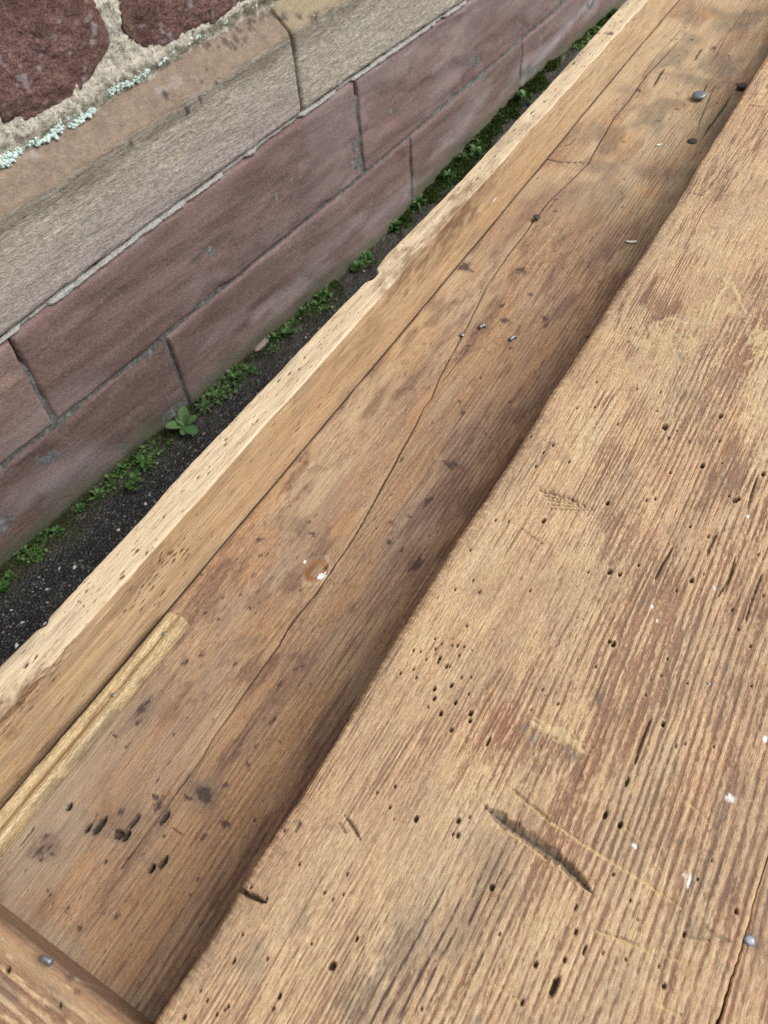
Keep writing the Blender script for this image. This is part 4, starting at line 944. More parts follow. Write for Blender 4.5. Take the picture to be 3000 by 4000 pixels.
# ------------------------------------------------------------------ back rail
def back_rail():
    ys = yspace(Y0, Y1, lambda y: 0.0013 + 0.0025 * max(y - 0.05, 0), -0.07, 1.75)
    x0, x1, zb = X_RO, X_RI, -0.118
    pts = [(x0, z) for z in np.linspace(zb, -0.005, 14)[:-1]]
    pts += [(x0 + 0.003 + 0.003 * math.cos(R(a)), -0.003 + 0.003 * math.sin(R(a))) for a in np.linspace(180, 90, 7)]
    pts += [(x, 0) for x in np.arange(x0 + 0.004, x1 - 0.003, 0.0009)]
    pts += [(x1 - 0.0018 + 0.0018 * math.cos(R(a)), -0.0018 + 0.0018 * math.sin(R(a))) for a in np.linspace(90, 0, 6)]
    pts += [(x1, z) for z in np.arange(-0.003, TZ - 0.004, -0.0011)] + [(x1, z) for z in np.linspace(TZ - 0.006, zb, 5)]
    prof = np.array(pts)
    # unrolled coordinate so that marks on the inner face can be placed
    X = np.repeat(prof[None, :, 0], len(ys), 0); Y = np.repeat(ys[:, None], len(prof), 1); Z = np.repeat(prof[None, :, 1], len(ys), 0)
    inner = (prof[:, 0] > x1 - 0.0006) & (prof[:, 1] < -0.0016)
    U = np.where(inner[None], x1 - Z, X)
    F = Field(U, Y, ('bleach', 'plum', 'grime', 'ink', 'pit', 'pale', 'white', 'teal', 'bare')); a = F.a
    um, ym = U * 1000, Y * 1000
    topm = (prof[:, 1] > -0.0030)[None]
    a['bleach'][:] = np.where(topm, 1.0, np.clip(0.30 * ss(0.9, 1.25, Y) + 0.20 * ss(0.5, 0.7, fbm(um / 12, ym / 120, 81, 3)), 0, 1))
    a['grime'][:] = np.where(topm, 0.45 * ss(0.50, 0.72, fbm(um / 9, ym / 60, 82, 3)) * np.exp(-((X - x0) / 0.016) ** 2), 0.30 * ss(0.55, 0.75, fbm(um / 10, ym / 60, 83, 3)))
    F.h += 0.0007 * (fbm(um / 25, ym / 130, 84, 2) - 0.5) + 0.00022 * (fbm(um / 1.2, ym / 14, 85, 2) - 0.5)
    def face(p):                                  # pixel -> point on the inner face
        r = ray(p); q = CAM + r * ((x1 - CAM[0]) / r[0]); return x1 - (q[2] - BENCH_Z), q[1]
    def fb(name, r, x, y, rx, ry, k, soft=0.6, rough=0.7):
        u, y_ = face(zp(r, x, y)); F.blob(name, u, y_, rx, ry, k, soft, rough, freq=1.6)
    for r, x, y, rx, ry, k in [(2, 330, 930, .030, .075, .8), (2, 260, 1020, .022, .05, .7), (2, 430, 800, .02, .06, .5), (4, 110, 60, .026, .05, .75), (4, 60, 110, .02, .03, .5), (5, 110, 790, .010, .030, .9), (5, 40, 850, .012, .02, .9), (5, 60, 960, .008, .008, .5), (5, 650, 230, .014, .03, .4), (5, 560, 330, .012, .03, .35), (2, 610, 560, .018, .05, .35), (3, 1590, 330, .02, .06, .35)]:
        fb('plum', r, x, y, rx, ry, k, 0.9, 0.9)
    rr = random.Random(4)
    for k in range(70):
        y_ = rr.uniform(-0.05, 1.4); u = x1 + rr.uniform(0.004, 0.068)
        F.blob('plum', u, y_, rr.uniform(.0006, .0016), rr.uniform(.002, .007), rr.uniform(.4, .9), 0.5, 0.8)
    for r, cx_, cy_, sx_, sy_ in [(5, 650, 250, 70, 60), (5, 760, 190, 30, 20), (5, 590, 330, 40, 40)]:
        for k in range(16):
            u, y_ = face(zp(r, rr.gauss(cx_, sx_), rr.gauss(cy_, sy_)))
            F.blob('plum', u, y_, rr.uniform(.0006, .0013), rr.uniform(.0015, .005), 0.9, 0.4, 0.7); F.hole(u, y_, .0007, .0006, .002, 0.6)
    # rotten torn patch at the near arris
    u, y_ = face(zp(5, 60, 830)); w = F.win(u, y_, 0, 0.06)
    rot = np.exp(-((U[w] - x1 - 0.006) / 0.006) ** 2 - ((Y[w] - y_ - 0.01) / 0.035) ** 2) * ss(0.35, 0.6, fbm(um[w] / 2, ym[w] / 6, 86, 3))
    F.h[w] -= 0.003 * rot; a['plum'][w] = np.maximum(a['plum'][w], 0.9 * rot)
    # holes and flecks on the top
    for r, x, y, rad in [(5, 110, 662, 9), (5, 152, 625, 6), (3, 1248, 507, 7), (3, 1290, 487, 6), (3, 1315, 437, 5), (3, 1200, 538, 6), (3, 975, 790, 6), (3, 972, 812, 5), (3, 900, 935, 5), (3, 853, 957, 5), (3, 1108, 712, 6), (2, 690, 380, 7), (2, 815, 272, 8), (2, 690, 437, 6), (2, 635, 485, 6), (2, 1060, 100, 6), (2, 400, 770, 5), (2, 560, 560, 5), (5, 705, 20, 6), (5, 370, 340, 5), (5, 335, 385, 4)]:
        p = onz(zp(r, x, y), BENCH_Z); k = np.linalg.norm(p - CAM) / FPX * 0.9042
        F.hole(p[0], p[1], rad * k, 0.003, rad * k * 1.5, 0.95)
    for k in range(160):
        y_ = -0.05 + 1.5 * rr.random(); x_ = rr.uniform(x0 + 0.002, x1 - 0.003); r_ = rr.uniform(.0003, .0007) * (1 + y_)
        F.hole(x_, y_, r_, 0.0005, r_ * 2.2, rr.uniform(0.3, 0.8))
    p0, p1 = onz(zp(2, 915, 135), BENCH_Z), onz(zp(2, 1000, 146), BENCH_Z)
    F.line([(x0 - 0.002, p0[1] - 0.004), (p1[0], p1[1])], 0.0022, 0.003, 'pit', 0.8, 0.3)
    p = onz(zp(2, 978, 143), BENCH_Z); F.blob('ink', p[0], p[1], .005, .008, .6, .7, .5)
    u, y_ = face(zp(2, 478, 862)); F.blob('white', u, y_, .0016, .006, 0.9, 0.3, 0.3)
    # wobble of the outer edge, with nicks
    yy = ys[:, None]
    wo = np.exp(-np.clip(prof[:, 0] - x0, 0, None) / 0.006)[None]
    ro = [zp(5, 0, 655), zp(5, 180, 480), zp(5, 410, 235), zp(5, 630, 0), zp(3, 820, 890), zp(3, 1075, 630), zp(3, 1360, 330), zp(3, 1570, 115), zp(2, 20, 1085), zp(2, 350, 760), zp(2, 690, 390), zp(2, 1045, 0)]
    rw_ = sorted((onz(p, BENCH_Z)[1], onz(p, BENCH_Z)[0] - X_RO) for p in ro)
    sx = wo * (np.interp(yy, [r_[0] for r_ in rw_], [np.clip(r_[1], -.004, .008) for r_ in rw_]) + 0.0009 * (vn(yy * 70, yy * 0, 87) - 0.5) + 0.0005 * (vn(yy * 260, yy * 0, 88) - 0.5))
    ny = onz(zp(3, 1615, 85), BENCH_Z)[1]
    sx = sx + wo * 0.0085 * np.exp(-np.abs((yy - ny) / 0.010) ** 4) + wo * 0.004 * np.exp(-((yy - onz(zp(5, 185, 480), BENCH_Z)[1]) / 0.004) ** 2)
    wi = np.exp(-np.clip(x1 - prof[:, 0], 0, None) / 0.005)[None] * (prof[:, 1] > -0.012)[None]
    sx = sx + wi * 0.0016 * (vn(yy * 22, yy * 0, 89) - 0.5)
    kn = onz(zp(2, 690, 640), TZW)[1]
    return sweep('back_rail', prof, ys, F.h, M['rail'], bench, F.flat(), (sx, 0 * X))
rail = back_rail()

# ------------------------------------------------------------------ moulding strip nailed in the tray
def moulding():
    ye = float(onz(zp(5, 780, 455), TZW + 0.011)[1])
    ys = yspace(-0.0455, ye, lambda y: 0.0014, -1, 2)
    w, h = 0.0200, 0.0115
    top = [(-0.010, 0.0088), (-0.0092, 0.0098), (-0.0075, 0.0104), (-0.0055, 0.0102), (-0.0035, 0.0094), (-0.0018, 0.0085), (-0.0005, 0.0083), (0.0008, 0.0090), (0.0022, 0.0103), (0.0040, 0.0113), (0.0060, 0.0116), (0.0078, 0.0110), (0.0092, 0.0094), (0.0099, 0.0070), (0.0102, 0.0040)]
    fine = []
    for k in range(len(top) - 1):
        for t in np.linspace(0, 1, 4)[:-1]:
            fine.append((top[k][0] * (1 - t) + top[k + 1][0] * t, top[k][1] * (1 - t) + top[k + 1][1] * t))
    prof = np.array([(-0.0102, 0.0), (-0.0103, 0.003), (-0.0102, 0.006)] + fine + [top[-1], (0.0103, 0.001), (0.0100, 0.0)])
    X = np.repeat(prof[None, :, 0], len(ys), 0); Y = np.repeat(ys[:, None], len(prof), 1); Z = np.repeat(prof[None, :, 1], len(ys), 0)
    F = Field(X, Y, ('plum', 'grime', 'ink', 'pit', 'pale', 'white', 'teal', 'bare'))
    xm, ym = X * 1000, Y * 1000
    F.h += 0.0007 * (fbm(xm / 1.2, ym / 16, 91, 3) - 0.5) + 0.0009 * (fbm(xm / 6, ym / 30, 92, 2) - 0.5)
    F.h += 0.0004 * (vn(xm / 0.8, ym / 2.2, 93) - 0.5) * ((Z > 0.006) & (X < -0.006))
    F.a['plum'][:] = 0.75 * np.exp(-((X + 0.0008 + 0.0015 * (fbm(ym / 40, ym * 0, 94, 2) - 0.5)) / 0.0022) ** 2) * ss(0.3, 0.6, fbm(ym / 25, xm / 3, 95, 2)) * (1 - ss(0.12, 0.16, Y))
    F.a['grime'][:] = np.clip(0.55 * ss(0.4, 0.65, fbm(xm / 2, ym / 14, 96, 3)) * ((X > 0.0085) | (X < -0.0085)), 0, 1)
    x_n, x_f = onz(zp(7, 0, 395), TZW)[0] - 0.0102, onz(zp(5, 822, 505), TZW)[0] - 0.0102
    xc = np.interp(ys, [-0.04, ye], [x_n, x_f])[:, None] + 0.0012 * (vn(ys * 12, ys * 0, 97) - 0.5)[:, None]
    endr = np.clip((ys - (ye - 0.0022)) / 0.0022, 0, 1)[:, None] ** 2
    sz = -endr * 0.0016 * (Z / h)
    o = sweep('moulding_strip', prof, ys, F.h * (Z > 0.002), M['strip'], bench, F.flat(), (xc - endr * 0.0012 * np.sign(X), sz + 0.0012), top=TZW)
    o['label'] = 'short golden moulding strip nailed beside the back rail'
    return o
strip = moulding()

# ------------------------------------------------------------------ end cleats closing the tray
def cleat(y_in, y_out, name='end_cleat', fine=True):
    """board across the tray; its grain runs along X. profile axis runs along -Y"""
    st = 0.0010 if fine else 0.006
    a0, a1 = -y_in, -y_out                           # profile coordinate is -y
    prof = board_profile(min(a0, a1), max(a0, a1), TZ - 0.03, st, 0.0075, 0.004, 12)
    xs = np.arange(X_RI + 0.0006, X_E - 0.0015, st)
    X = np.repeat(prof[None, :, 0], len(xs), 0); Y = np.repeat(xs[:, None], len(prof), 1)
    F = Field(X, Y, NAMES); a = F.a
    um, vm = X * 1000, Y * 1000
    u = um + 9 * (fbm(um / 40, vm / 140, 101, 2) - 0.5) + 2 * (fbm(um / 9, vm / 40, 102, 2) - 0.5)
    late = (0.5 + 0.5 * np.cos(2 * np.pi * u / 5.5)) ** 1.6
    v = 0.60 - 0.7 * late + 1.0 * (fbm(um / 2.5, vm / 14, 103, 3) - 0.5) + 0.6 * (fbm(um / 14, vm / 30, 104, 2) - 0.5)
    d_in = X - prof[:, 0].min()
    v = v - 0.5 * np.exp(-(d_in / 0.013) ** 2)
    a['bare'][:] = ss(0.36, 0.50, v)
    F.h += 0.00045 * a['bare'] + 0.0004 * (fbm(um / 2, vm / 12, 105, 2) - 0.5)
    a['grime'][:] = np.maximum(0.5 * ss(0.5, 0.75, fbm(um / 10, vm / 30, 106, 3)), np.where(prof[:, 1] < -0.002, 0.45, 0.0)[None])  # everything below the top edge gets an even darker tone
    a['ochre'][:] = 0.35 * np.exp(-((d_in - 0.009) / 0.006) ** 2)
    if fine:
        for x, y, r_ in [(30, 873, 12), (255, 1025, 7)]:
            p = onz(zp(7, x, y), BENCH_Z); k = np.linalg.norm(p - CAM) / FPX * 0.9
            F.hole(-p[1], p[0], r_ * k, 0.004, r_ * k, 0.95)
        for x, y in [(290, 900), (410, 955), (335, 965)]:
            p = onz(zp(7, x, y), BENCH_Z); F.blob('ink', -p[1], p[0], .0016, .003, .6, .6, .6)
    F.h[:, prof[:, 1] < -0.02] *= 0.3
    # sweep along X : profile axis -> -Y
    P = prof; t = np.roll(P, -1, 0) - np.roll(P, 1, 0); t /= np.linalg.norm(t, axis=1)[:, None] + 1e-12
    nx, nz = -t[:, 1], t[:, 0]
    V = np.stack([Y, -(X + nx[None] * F.h), P[None, :, 1] + nz[None] * F.h + BENCH_Z - 0.0008], -1)
    N, Mm = X.shape
    caps = [np.arange(Mm), ((N - 1) * Mm + np.arange(Mm))[::-1]]
    return mesh_np(name, V.reshape(-1, 3), gridq(N, Mm, True), M['cleat'], bench, F.flat(), ngons=caps)
cl = cleat(-0.0465, -0.160)
cl2 = cleat(1.895, 1.845, fine=False)

# ------------------------------------------------------------------ nails
def lathe(name, prof, mat, parent, loc, rot=(0, 0, 0), seg=14, bend=None):
    P = np.array(prof); A = np.linspace(0, 2 * np.pi, seg, endpoint=False)
    V = np.stack([P[:, 0, None] * np.cos(A), P[:, 0, None] * np.sin(A), P[:, 1, None] + 0 * A], -1).reshape(-1, 3)
    n_ = len(P)
    o = mesh_np(name, V, gridq(n_, seg, True), mat, parent, ngons=[np.arange(seg)[::-1], (n_ - 1) * seg + np.arange(seg)])
    o.location = loc; o.rotation_euler = rot
    return o
def nail_at(r, x, y, z, rad, parent, mat='nail', lift=0.0006, rot=(0, 0, 0), shank=None):
    p = onz(zp(r, x, y), z)
    h = lift
    prof = [(rad * 0.30, -0.004), (rad * 0.34, h - rad * 0.22), (rad * 0.95, h - rad * 0.16), (rad, h), (rad * 0.93, h + rad * 0.13), (rad * 0.55, h + rad * 0.20), (rad * 0.05, h + rad * 0.22)]
    return lathe('nail', prof, M[mat], parent, (p[0], p[1], z), rot)
for x, y, r in [(712, 527, 5), (490, 792, 5), (243, 1111, 5)]:
    nail_at(r, x, y, TZW + 0.0108, 0.0017, strip, lift=0.0012)
zt_ = lambda y: tray_z(y)
for r, x, y, rad, mat, lift, rot in [(2, 1358, 432, .0105, 'nail', .0075, (0.10, -0.06, 0)), (2, 1330, 612, .0065, 'rusty', .0006, (0, 0, 0)), (2, 660, 940, .0050, 'rusty', .0012, (0, 0, 0)), (4, 337, 345, .0026, 'nail', .0022, (0.1, 0.1, 0))]:
    z = TZW + 0.004 * (r == 2)
    o = nail_at(r, x, y, z, rad, tray, mat, lift, rot)
tip = onz(zp(2, 1540, 385), TZW + 0.006)
V = [(math.cos(a) * 0.0062, math.sin(a) * 0.0062, z) for z in (-0.002, 0.006) for a in np.linspace(0, 2 * np.pi, 6, endpoint=False)]
nut = mesh_np('iron_nut', np.array(V), gridq(2, 6, True), M['rusty'], tray, ngons=[np.arange(6)[::-1], 6 + np.arange(6)], smooth=False)
nut.location = (tip[0], tip[1], TZW + 0.006); nut.rotation_euler = (0.08, 0.1, 0.3)
def bent_nail(r, x, y, z, length, rad, yaw, parent, mat='nail'):
    p = onz(zp(r, x, y), z)
    n_ = 9; t = np.linspace(0, 1, n_)
    cx = length * t; cz = 0.0016 * np.sin(t * np.pi) + rad * 0.6 - 0.004 * np.clip(0.15 - t, 0, 1) * 6
    rr_ = rad * np.where(t > 0.86, 1.25, 1.0)
    A = np.linspace(0, 2 * np.pi, 8, endpoint=False)
    V = np.stack([np.repeat(cx[:, None], 8, 1), rr_[:, None] * np.cos(A), cz[:, None] + rr_[:, None] * np.sin(A)], -1).reshape(-1, 3)
    o = mesh_np('bent_nail', V, gridq(n_, 8, True), M[mat], parent, ngons=[np.arange(8)[::-1], (n_ - 1) * 8 + np.arange(8)])
    o.location = (p[0], p[1], z); o.rotation_euler = (0, 0, yaw)
bent_nail(4, 440, 305, TZW, 0.0085, 0.0022, R(-125), tray)
bent_nail(4, 570, 352, TZW, 0.0095, 0.0021, R(-112), tray)
bent_nail(7, 175, 815, BENCH_Z, 0.0085, 0.0016, R(8), cl)
nail_at(8, 1578, 745, BENCH_Z, 0.0030, tb2, 'nail', 0.0003)
nail_at(6, 1402, 740, BENCH_Z, 0.0012, tb1, 'nail', 0.0002)

# ------------------------------------------------------------------ what carries the bench
def leg(x, y):
    zt = BENCH_Z - 0.111; z0 = float(ground_z(np.array(x), np.array(y))) - 0.004
    o = box('leg', (x - 0.045, y - 0.045, z0), (x + 0.045, y + 0.045, zt), M['leg'], bench)
for y in (0.12, 1.62):
    for x in (-0.09, 0.27): leg(x, y)
    box('bearer', (X_RI + 0.004, y - 0.03, BENCH_Z - 0.111 - 0.07), (-0.137, y + 0.03, TZW - 0.0215), M['leg'], bench)
    box('stretcher', (-0.043, y - 0.02, 0.16), (0.223, y + 0.02, 0.24), M['leg'], bench)

# ================================================================== small things lying in the tray
n = NT('white paint'); M['flake'] = n.done(n.ramp(n.noise((500, 500, 500)), [(0.3, (0.7, 0.7, 0.66)), (0.7, (0.86, 0.86, 0.83))]), 0.6)
def flake(r, x, y, size, yaw, label):
    p = onz(zp(r, x, y), TZW + 0.003)
    n_ = 9; A = np.linspace(0, 2 * np.pi, n_, endpoint=False)
    rs_ = np.random.RandomState(int(x)); rad = size * rs_.uniform(0.55, 1.0, n_)
    X_, Y_ = rad * np.cos(A) * 1.7, rad * np.sin(A) * 0.7
    zt = 0.0012 + 0.25 * np.abs(X_) * 0.6
    V = np.concatenate([np.stack([X_, Y_, zt], -1), np.stack([X_, Y_, zt - 0.0008], -1)])
    o = mesh_np('paint_flake', V, gridq(2, n_, True), M['flake'], None, ngons=[np.arange(n_), n_ + np.arange(n_)[::-1]], smooth=False)
    o.location = (p[0], p[1], tray_z(p[1])); o.rotation_euler = (0, 0, yaw)
    o['label'] = label; o['category'] = 'paint flake'; o['group'] = 'white flakes in the tray'
flake(2, 1068, 1040, 0.0045, 0.3, 'curled white flake in the tray close to the bench edge')
flake(2, 1187, 630, 0.0035, 1.0, 'tiny white flake in the far tray near the flat dark nail head')

# ================================================================== lichen on the plinth top
n = NT('mint lichen')
c = n.ramp(n.noise((260, 260, 260), 3), [(0.3, (0.38, 0.52, 0.47)), (0.5, (0.62, 0.77, 0.73)), (0.75, (0.80, 0.88, 0.86))])
M['lichen'] = n.done(c, 0.9, n.noise((500, 500, 500)), 0.8, 0.002, 0.1)
def lichen():
    Vs, Qs, Ts = [], [], []; base = 0
    rr = random.Random(8)
    spots = [(20, 690, 34, 22, 30), (60, 660, 40, 16, 26), (130, 610, 30, 12, 12), (195, 598, 34, 10, 14), (235, 560, 30, 22, 30), (275, 512, 40, 16, 30), (325, 530, 30, 12, 14), (380, 478, 40, 14, 26), (480, 385, 30, 22, 26), (540, 362, 46, 16, 32), (610, 318, 40, 16, 30), (690, 262, 26, 10, 8), (845, 160, 50, 14, 10), (970, 92, 12, 7, 7), (1090, 20, 40, 14, 9), (760, 215, 40, 10, 6), (150, 655, 20, 8, 6)]
    for x, y, sx, sy, cnt in spots:
        for k in range(cnt * 2):
            px, py = rr.gauss(0, sx * 0.55), rr.gauss(0, sy * 0.45)
            p = zp(1, x + px * 0.86 + py * 0.5, y - px * 0.55 + py * 0.86)
            s_, z_ = onwall(p, CH_D - 0.012)
            if z_ < ctop(s_) - 0.012: continue
            rad = rr.uniform(0.0010, 0.0046)
            m_ = 7
            A = np.linspace(0, 2 * np.pi, m_, endpoint=False)
            jit = np.array([rr.uniform(0.65, 1.2) for _ in range(m_)])
            d = CH_D - 0.014 - max(0, ctop(s_) - z_) * 0.4 - rr.uniform(0, 0.004)
            rings = []
            for q, hh in ((1.0, 0.012), (0.92, -0.0003), (0.5, -0.0009)):
                rings.append(np.stack([s_ + rad * q * jit * np.cos(A), d + hh * np.ones(m_), z_ + rad * q * jit * np.sin(A)], -1))
            V = np.concatenate(rings + [[[s_, d - 0.0010, z_]]])
            Vs.append(V); Qs.append(gridq(3, m_, True) + base)
            Ts.append(np.stack([2 * m_ + np.arange(m_), 2 * m_ + (np.arange(m_) + 1) % m_, np.full(m_, 3 * m_)], -1) + base)
            base += len(V)
    V = np.concatenate(Vs)
    W3 = V[:, :1] * WH[None] + (V[:, 1:2] + WD) * WN[None]; W3[:, 2] = V[:, 2]
    o = mesh_np('lichen', W3, np.concatenate(Qs)[:, ::-1], M['lichen'], None, None, np.concatenate(Ts)[:, ::-1])
    o['kind'] = 'stuff'; o['label'] = 'pale mint lichen crust along the plinth top'
lichen()

# ================================================================== grit, moss and weeds at the wall foot
n = NT('grit')
c = n.ramp(n.attr('tone'), [(0.0, (0.014, 0.014, 0.016)), (0.5, (0.05, 0.05, 0.052)), (0.75, (0.13, 0.12, 0.105)), (0.9, (0.32, 0.27, 0.19)), (1.0, (0.52, 0.52, 0.50))])
M['grit'] = n.done(c, 0.55, n.noise((900, 900, 900)), 0.4, 0.001, 0.4)
def gpt(s, out):
    q = WH * s + WN * (WD - out); return q[0], q[1], float(ground_z(q[0], q[1]))
def grit():
    rr = np.random.RandomState(3)
    oct_v = np.array([(1, 0, 0), (0, 1, 0), (-1, 0, 0), (0, -1, 0), (0, 0, 1), (0, 0, -1)], float)
    oct_t = np.array([(0, 1, 4), (1, 2, 4), (2, 3, 4), (3, 0, 4), (1, 0, 5), (2, 1, 5), (3, 2, 5), (0, 3, 5)])
    n_ = 5200
    s = rr.uniform(0.1, 3.0, n_); out = np.abs(rr.uniform(0.03, 0.62, n_))
    size = 0.0013 + 0.0034 * rr.rand(n_) ** 3; big = rr.rand(n_) < 0.03; size[big] *= 1.7
    tone = np.clip(rr.rand(n_) ** 1.15 + 0.22 * (size > 0.003), 0, 1)
    q = WH[None] * s[:, None] + WN[None] * (WD - out)[:, None]
    z = ground_z(q[:, 0], q[:, 1]) + 0.001
    Vs = oct_v[None] * (size[:, None, None] * rr.uniform(0.55, 1.4, (n_, 6, 1))) * np.array([1, 1, 0.6])
    ang = rr.uniform(0, 6.28, n_); c_, s_ = np.cos(ang)[:, None], np.sin(ang)[:, None]
    X = Vs[..., 0] * 1.35 * c_ - Vs[..., 1] * s_ + q[:, :1]; Y = Vs[..., 0] * 1.35 * s_ + Vs[..., 1] * c_ + q[:, 1:2]; Z = Vs[..., 2] + z[:, None]
    T = (oct_t[None] + 6 * np.arange(n_)[:, None, None]).reshape(-1, 3)
    o = mesh_np('gravel', np.stack([X, Y, Z], -1).reshape(-1, 3), None, M['grit'], None, {'tone': np.repeat(tone, 6)}, T, smooth=False)
    o['kind'] = 'stuff'; o['label'] = 'loose light and dark grit on the asphalt'
grit()

def leaf_mat(name, a, b):
    n = NT(name)
    inf = n.t.nodes.new('ShaderNodeObjectInfo')
    c = n.mix(inf.outputs['Random'], a, b)
    c = n.mix(n.ramp(n.noise((120, 120, 120)), [(0.4, 0.0), (0.8, 0.35)]), c, tuple(v * 0.6 for v in a))
    return n.done(c, 0.5, n.noise((400, 400, 400)), 0.2, 0.001, 0.35)
M['leaf'] = leaf_mat('seedling leaf', (0.070, 0.150, 0.050), (0.115, 0.200, 0.075))
M['weed'] = leaf_mat('weed leaf', (0.036, 0.100, 0.022), (0.085, 0.180, 0.045))
n = NT('moss green')
M['moss'] = n.done(n.ramp(n.attr('tone'), [(0.0, (0.016, 0.024, 0.007)), (0.5, (0.040, 0.066, 0.013)), (1.0, (0.105, 0.155, 0.032))]), 0.8, spec=0.15)
def moss():
    rr = np.random.RandomState(12)
    n_ = 52000
    s = np.concatenate([rr.uniform(0.15, 3.2, n_ // 2), rr.uniform(1.4, 3.2, n_ // 2)])
    out = np.abs(rr.normal(0, 1, n_)) * 0.036
    k = fbm(s * 11, s * 0, 131, 3)
    keep = (k + 0.06 * (s > 1.5) + 0.06 * (s > 2.0) > 0.38 + out * 4.2 + 0.08 * rr.rand(n_))
    s, out = s[keep], out[keep]; n_ = len(s)
    q = WH[None] * s[:, None] + WN[None] * (WD - out - 0.001)[:, None]
    lump = fbm(s * 50, out * 60, 132, 2)
    z = ground_z(q[:, 0], q[:, 1]) + 0.004 + 0.022 * lump * np.exp(-out / 0.03) * (0.6 + 0.4 * (s > 1.5))
    L = rr.uniform(0.002, 0.006, n_) * (1 + 0.5 * (s > 1.6)); a = rr.uniform(0, 6.28, n_); tilt = rr.uniform(0.1, 1.1, n_)
    dx, dy, dz = np.cos(a) * np.sin(tilt), np.sin(a) * np.sin(tilt), np.cos(tilt)
    w = L * 0.30
    b1 = np.stack([q[:, 0] - np.sin(a) * w, q[:, 1] + np.cos(a) * w, z], -1); b2 = np.stack([q[:, 0] + np.sin(a) * w, q[:, 1] - np.cos(a) * w, z], -1)
    tp = np.stack([q[:, 0] + dx * L, q[:, 1] + dy * L, z + dz * L], -1)
    V = np.stack([b1, b2, tp], 1).reshape(-1, 3)
    tone = np.repeat(np.clip(0.15 + 0.9 * lump * rr.rand(n_) + 0.2 * rr.rand(n_), 0, 1), 3)
    o = mesh_np('moss', V, None, M['moss'], None, {'tone': tone}, np.arange(3 * n_).reshape(-1, 3), smooth=False)
    o['kind'] = 'stuff'; o['label'] = 'green moss cushion creeping along the wall foot'
moss()

def creepers():
    rr = np.random.RandomState(29)
    n_ = 5200
    s = rr.uniform(0.15, 3.1, n_)
    out = 0.006 + np.abs(rr.normal(0, 1, n_)) * 0.030
    k = fbm(s * 9, s * 0, 141, 3)
    keep = k > 0.42 + out * 3.0 + 0.10 * rr.rand(n_)
    s, out = s[keep], out[keep]; n_ = len(s)
    q = WH[None] * s[:, None] + WN[None] * (WD - out)[:, None]
    z = ground_z(q[:, 0], q[:, 1]) + 0.006 + 0.022 * rr.rand(n_) * np.exp(-out / 0.03)
    L = rr.uniform(0.0022, 0.0058, n_)
    A = np.linspace(0, 2 * np.pi, 6, endpoint=False)
    tx, ty = rr.normal(0, 0.5, n_), rr.normal(0, 0.5, n_)
    el = rr.uniform(0.5, 0.95, n_); ro = rr.uniform(0, 6.28, n_)
    px = L[:, None] * np.cos(A)[None]; py = (L * el)[:, None] * np.sin(A)[None]
    X = px * np.cos(ro)[:, None] - py * np.sin(ro)[:, None]; Y = px * np.sin(ro)[:, None] + py * np.cos(ro)[:, None]
    V = np.stack([X + q[:, :1], Y + q[:, 1:2], z[:, None] + X * tx[:, None] + Y * ty[:, None]], -1)
    C = np.stack([q[:, 0], q[:, 1], z - 0.15 * L], -1)[:, None]
    VV = np.concatenate([V, C], 1).reshape(-1, 3)
    t = np.stack([np.arange(6), (np.arange(6) + 1) % 6, np.full(6, 6)], -1)
    T = (t[None] + 7 * np.arange(n_)[:, None, None]).reshape(-1, 3)
    tone = np.repeat(np.clip(0.35 + 0.65 * rr.rand(n_), 0, 1), 7)
    o = mesh_np('ground_cover', VV, None, M['creeper'], None, {'tone': tone}, T, smooth=False)
    o['kind'] = 'stuff'; o['label'] = 'tiny creeping leaves mixed into the moss at the wall foot'
n = NT('creeping leaves')
M['creeper'] = n.done(n.ramp(n.attr('tone'), [(0.0, (0.020, 0.050, 0.012)), (0.6, (0.055, 0.120, 0.028)), (1.0, (0.120, 0.210, 0.065))]), 0.55, spec=0.3)
creepers()

def leaf_mesh(name, length, width, curl, mat, fold=0.25):
    t = np.array([0, 0.14, 0.24, 0.38, 0.56, 0.74, 0.90, 0.97, 1.0])
    e = np.clip((t - 0.16) / 0.84, 0, 1)
    w = width * 0.5 * np.sqrt(np.clip(1 - (2 * e ** 0.9 - 1) ** 2, 0, 1))
    w[0] = width * 0.05; w[1] = max(w[1], width * 0.05); w[-1] = width * 0.04
    rows = []
    for i, tt in enumerate(t):
        x = length * tt; z = curl * length * (tt - tt * tt * 1.15)
        rows.append([(x, -w[i], z + fold * w[i]), (x, -w[i] * 0.5, z + fold * w[i] * 0.35), (x, 0, z - 0.0002), (x, w[i] * 0.5, z + fold * w[i] * 0.35), (x, w[i], z + fold * w[i])])
    V = np.array(rows).reshape(-1, 3)
    me_o = mesh_np(name, V, gridq(9, 5), mat)
    me = me_o.data
    bpy.data.objects.remove(me_o)
    return me
BIG = leaf_mesh('leaf_blade', 1.0, 0.60, 0.22, M['leaf'], 0.12)
RND = leaf_mesh('round_leaf', 1.0, 0.80, 0.40, M['weed'], 0.25)
NAR = leaf_mesh('narrow_leaf', 1.0, 0.34, 0.55, M['weed'], 0.3)
def add_leaf(parent, me, yaw, pitch, length, base=(0, 0, 0), roll=0.0):
    o = bpy.data.objects.new('leaf', me)
    o.location = base; o.rotation_euler = (roll, -pitch, yaw); o.scale = (length,) * 3
    link(o, parent)
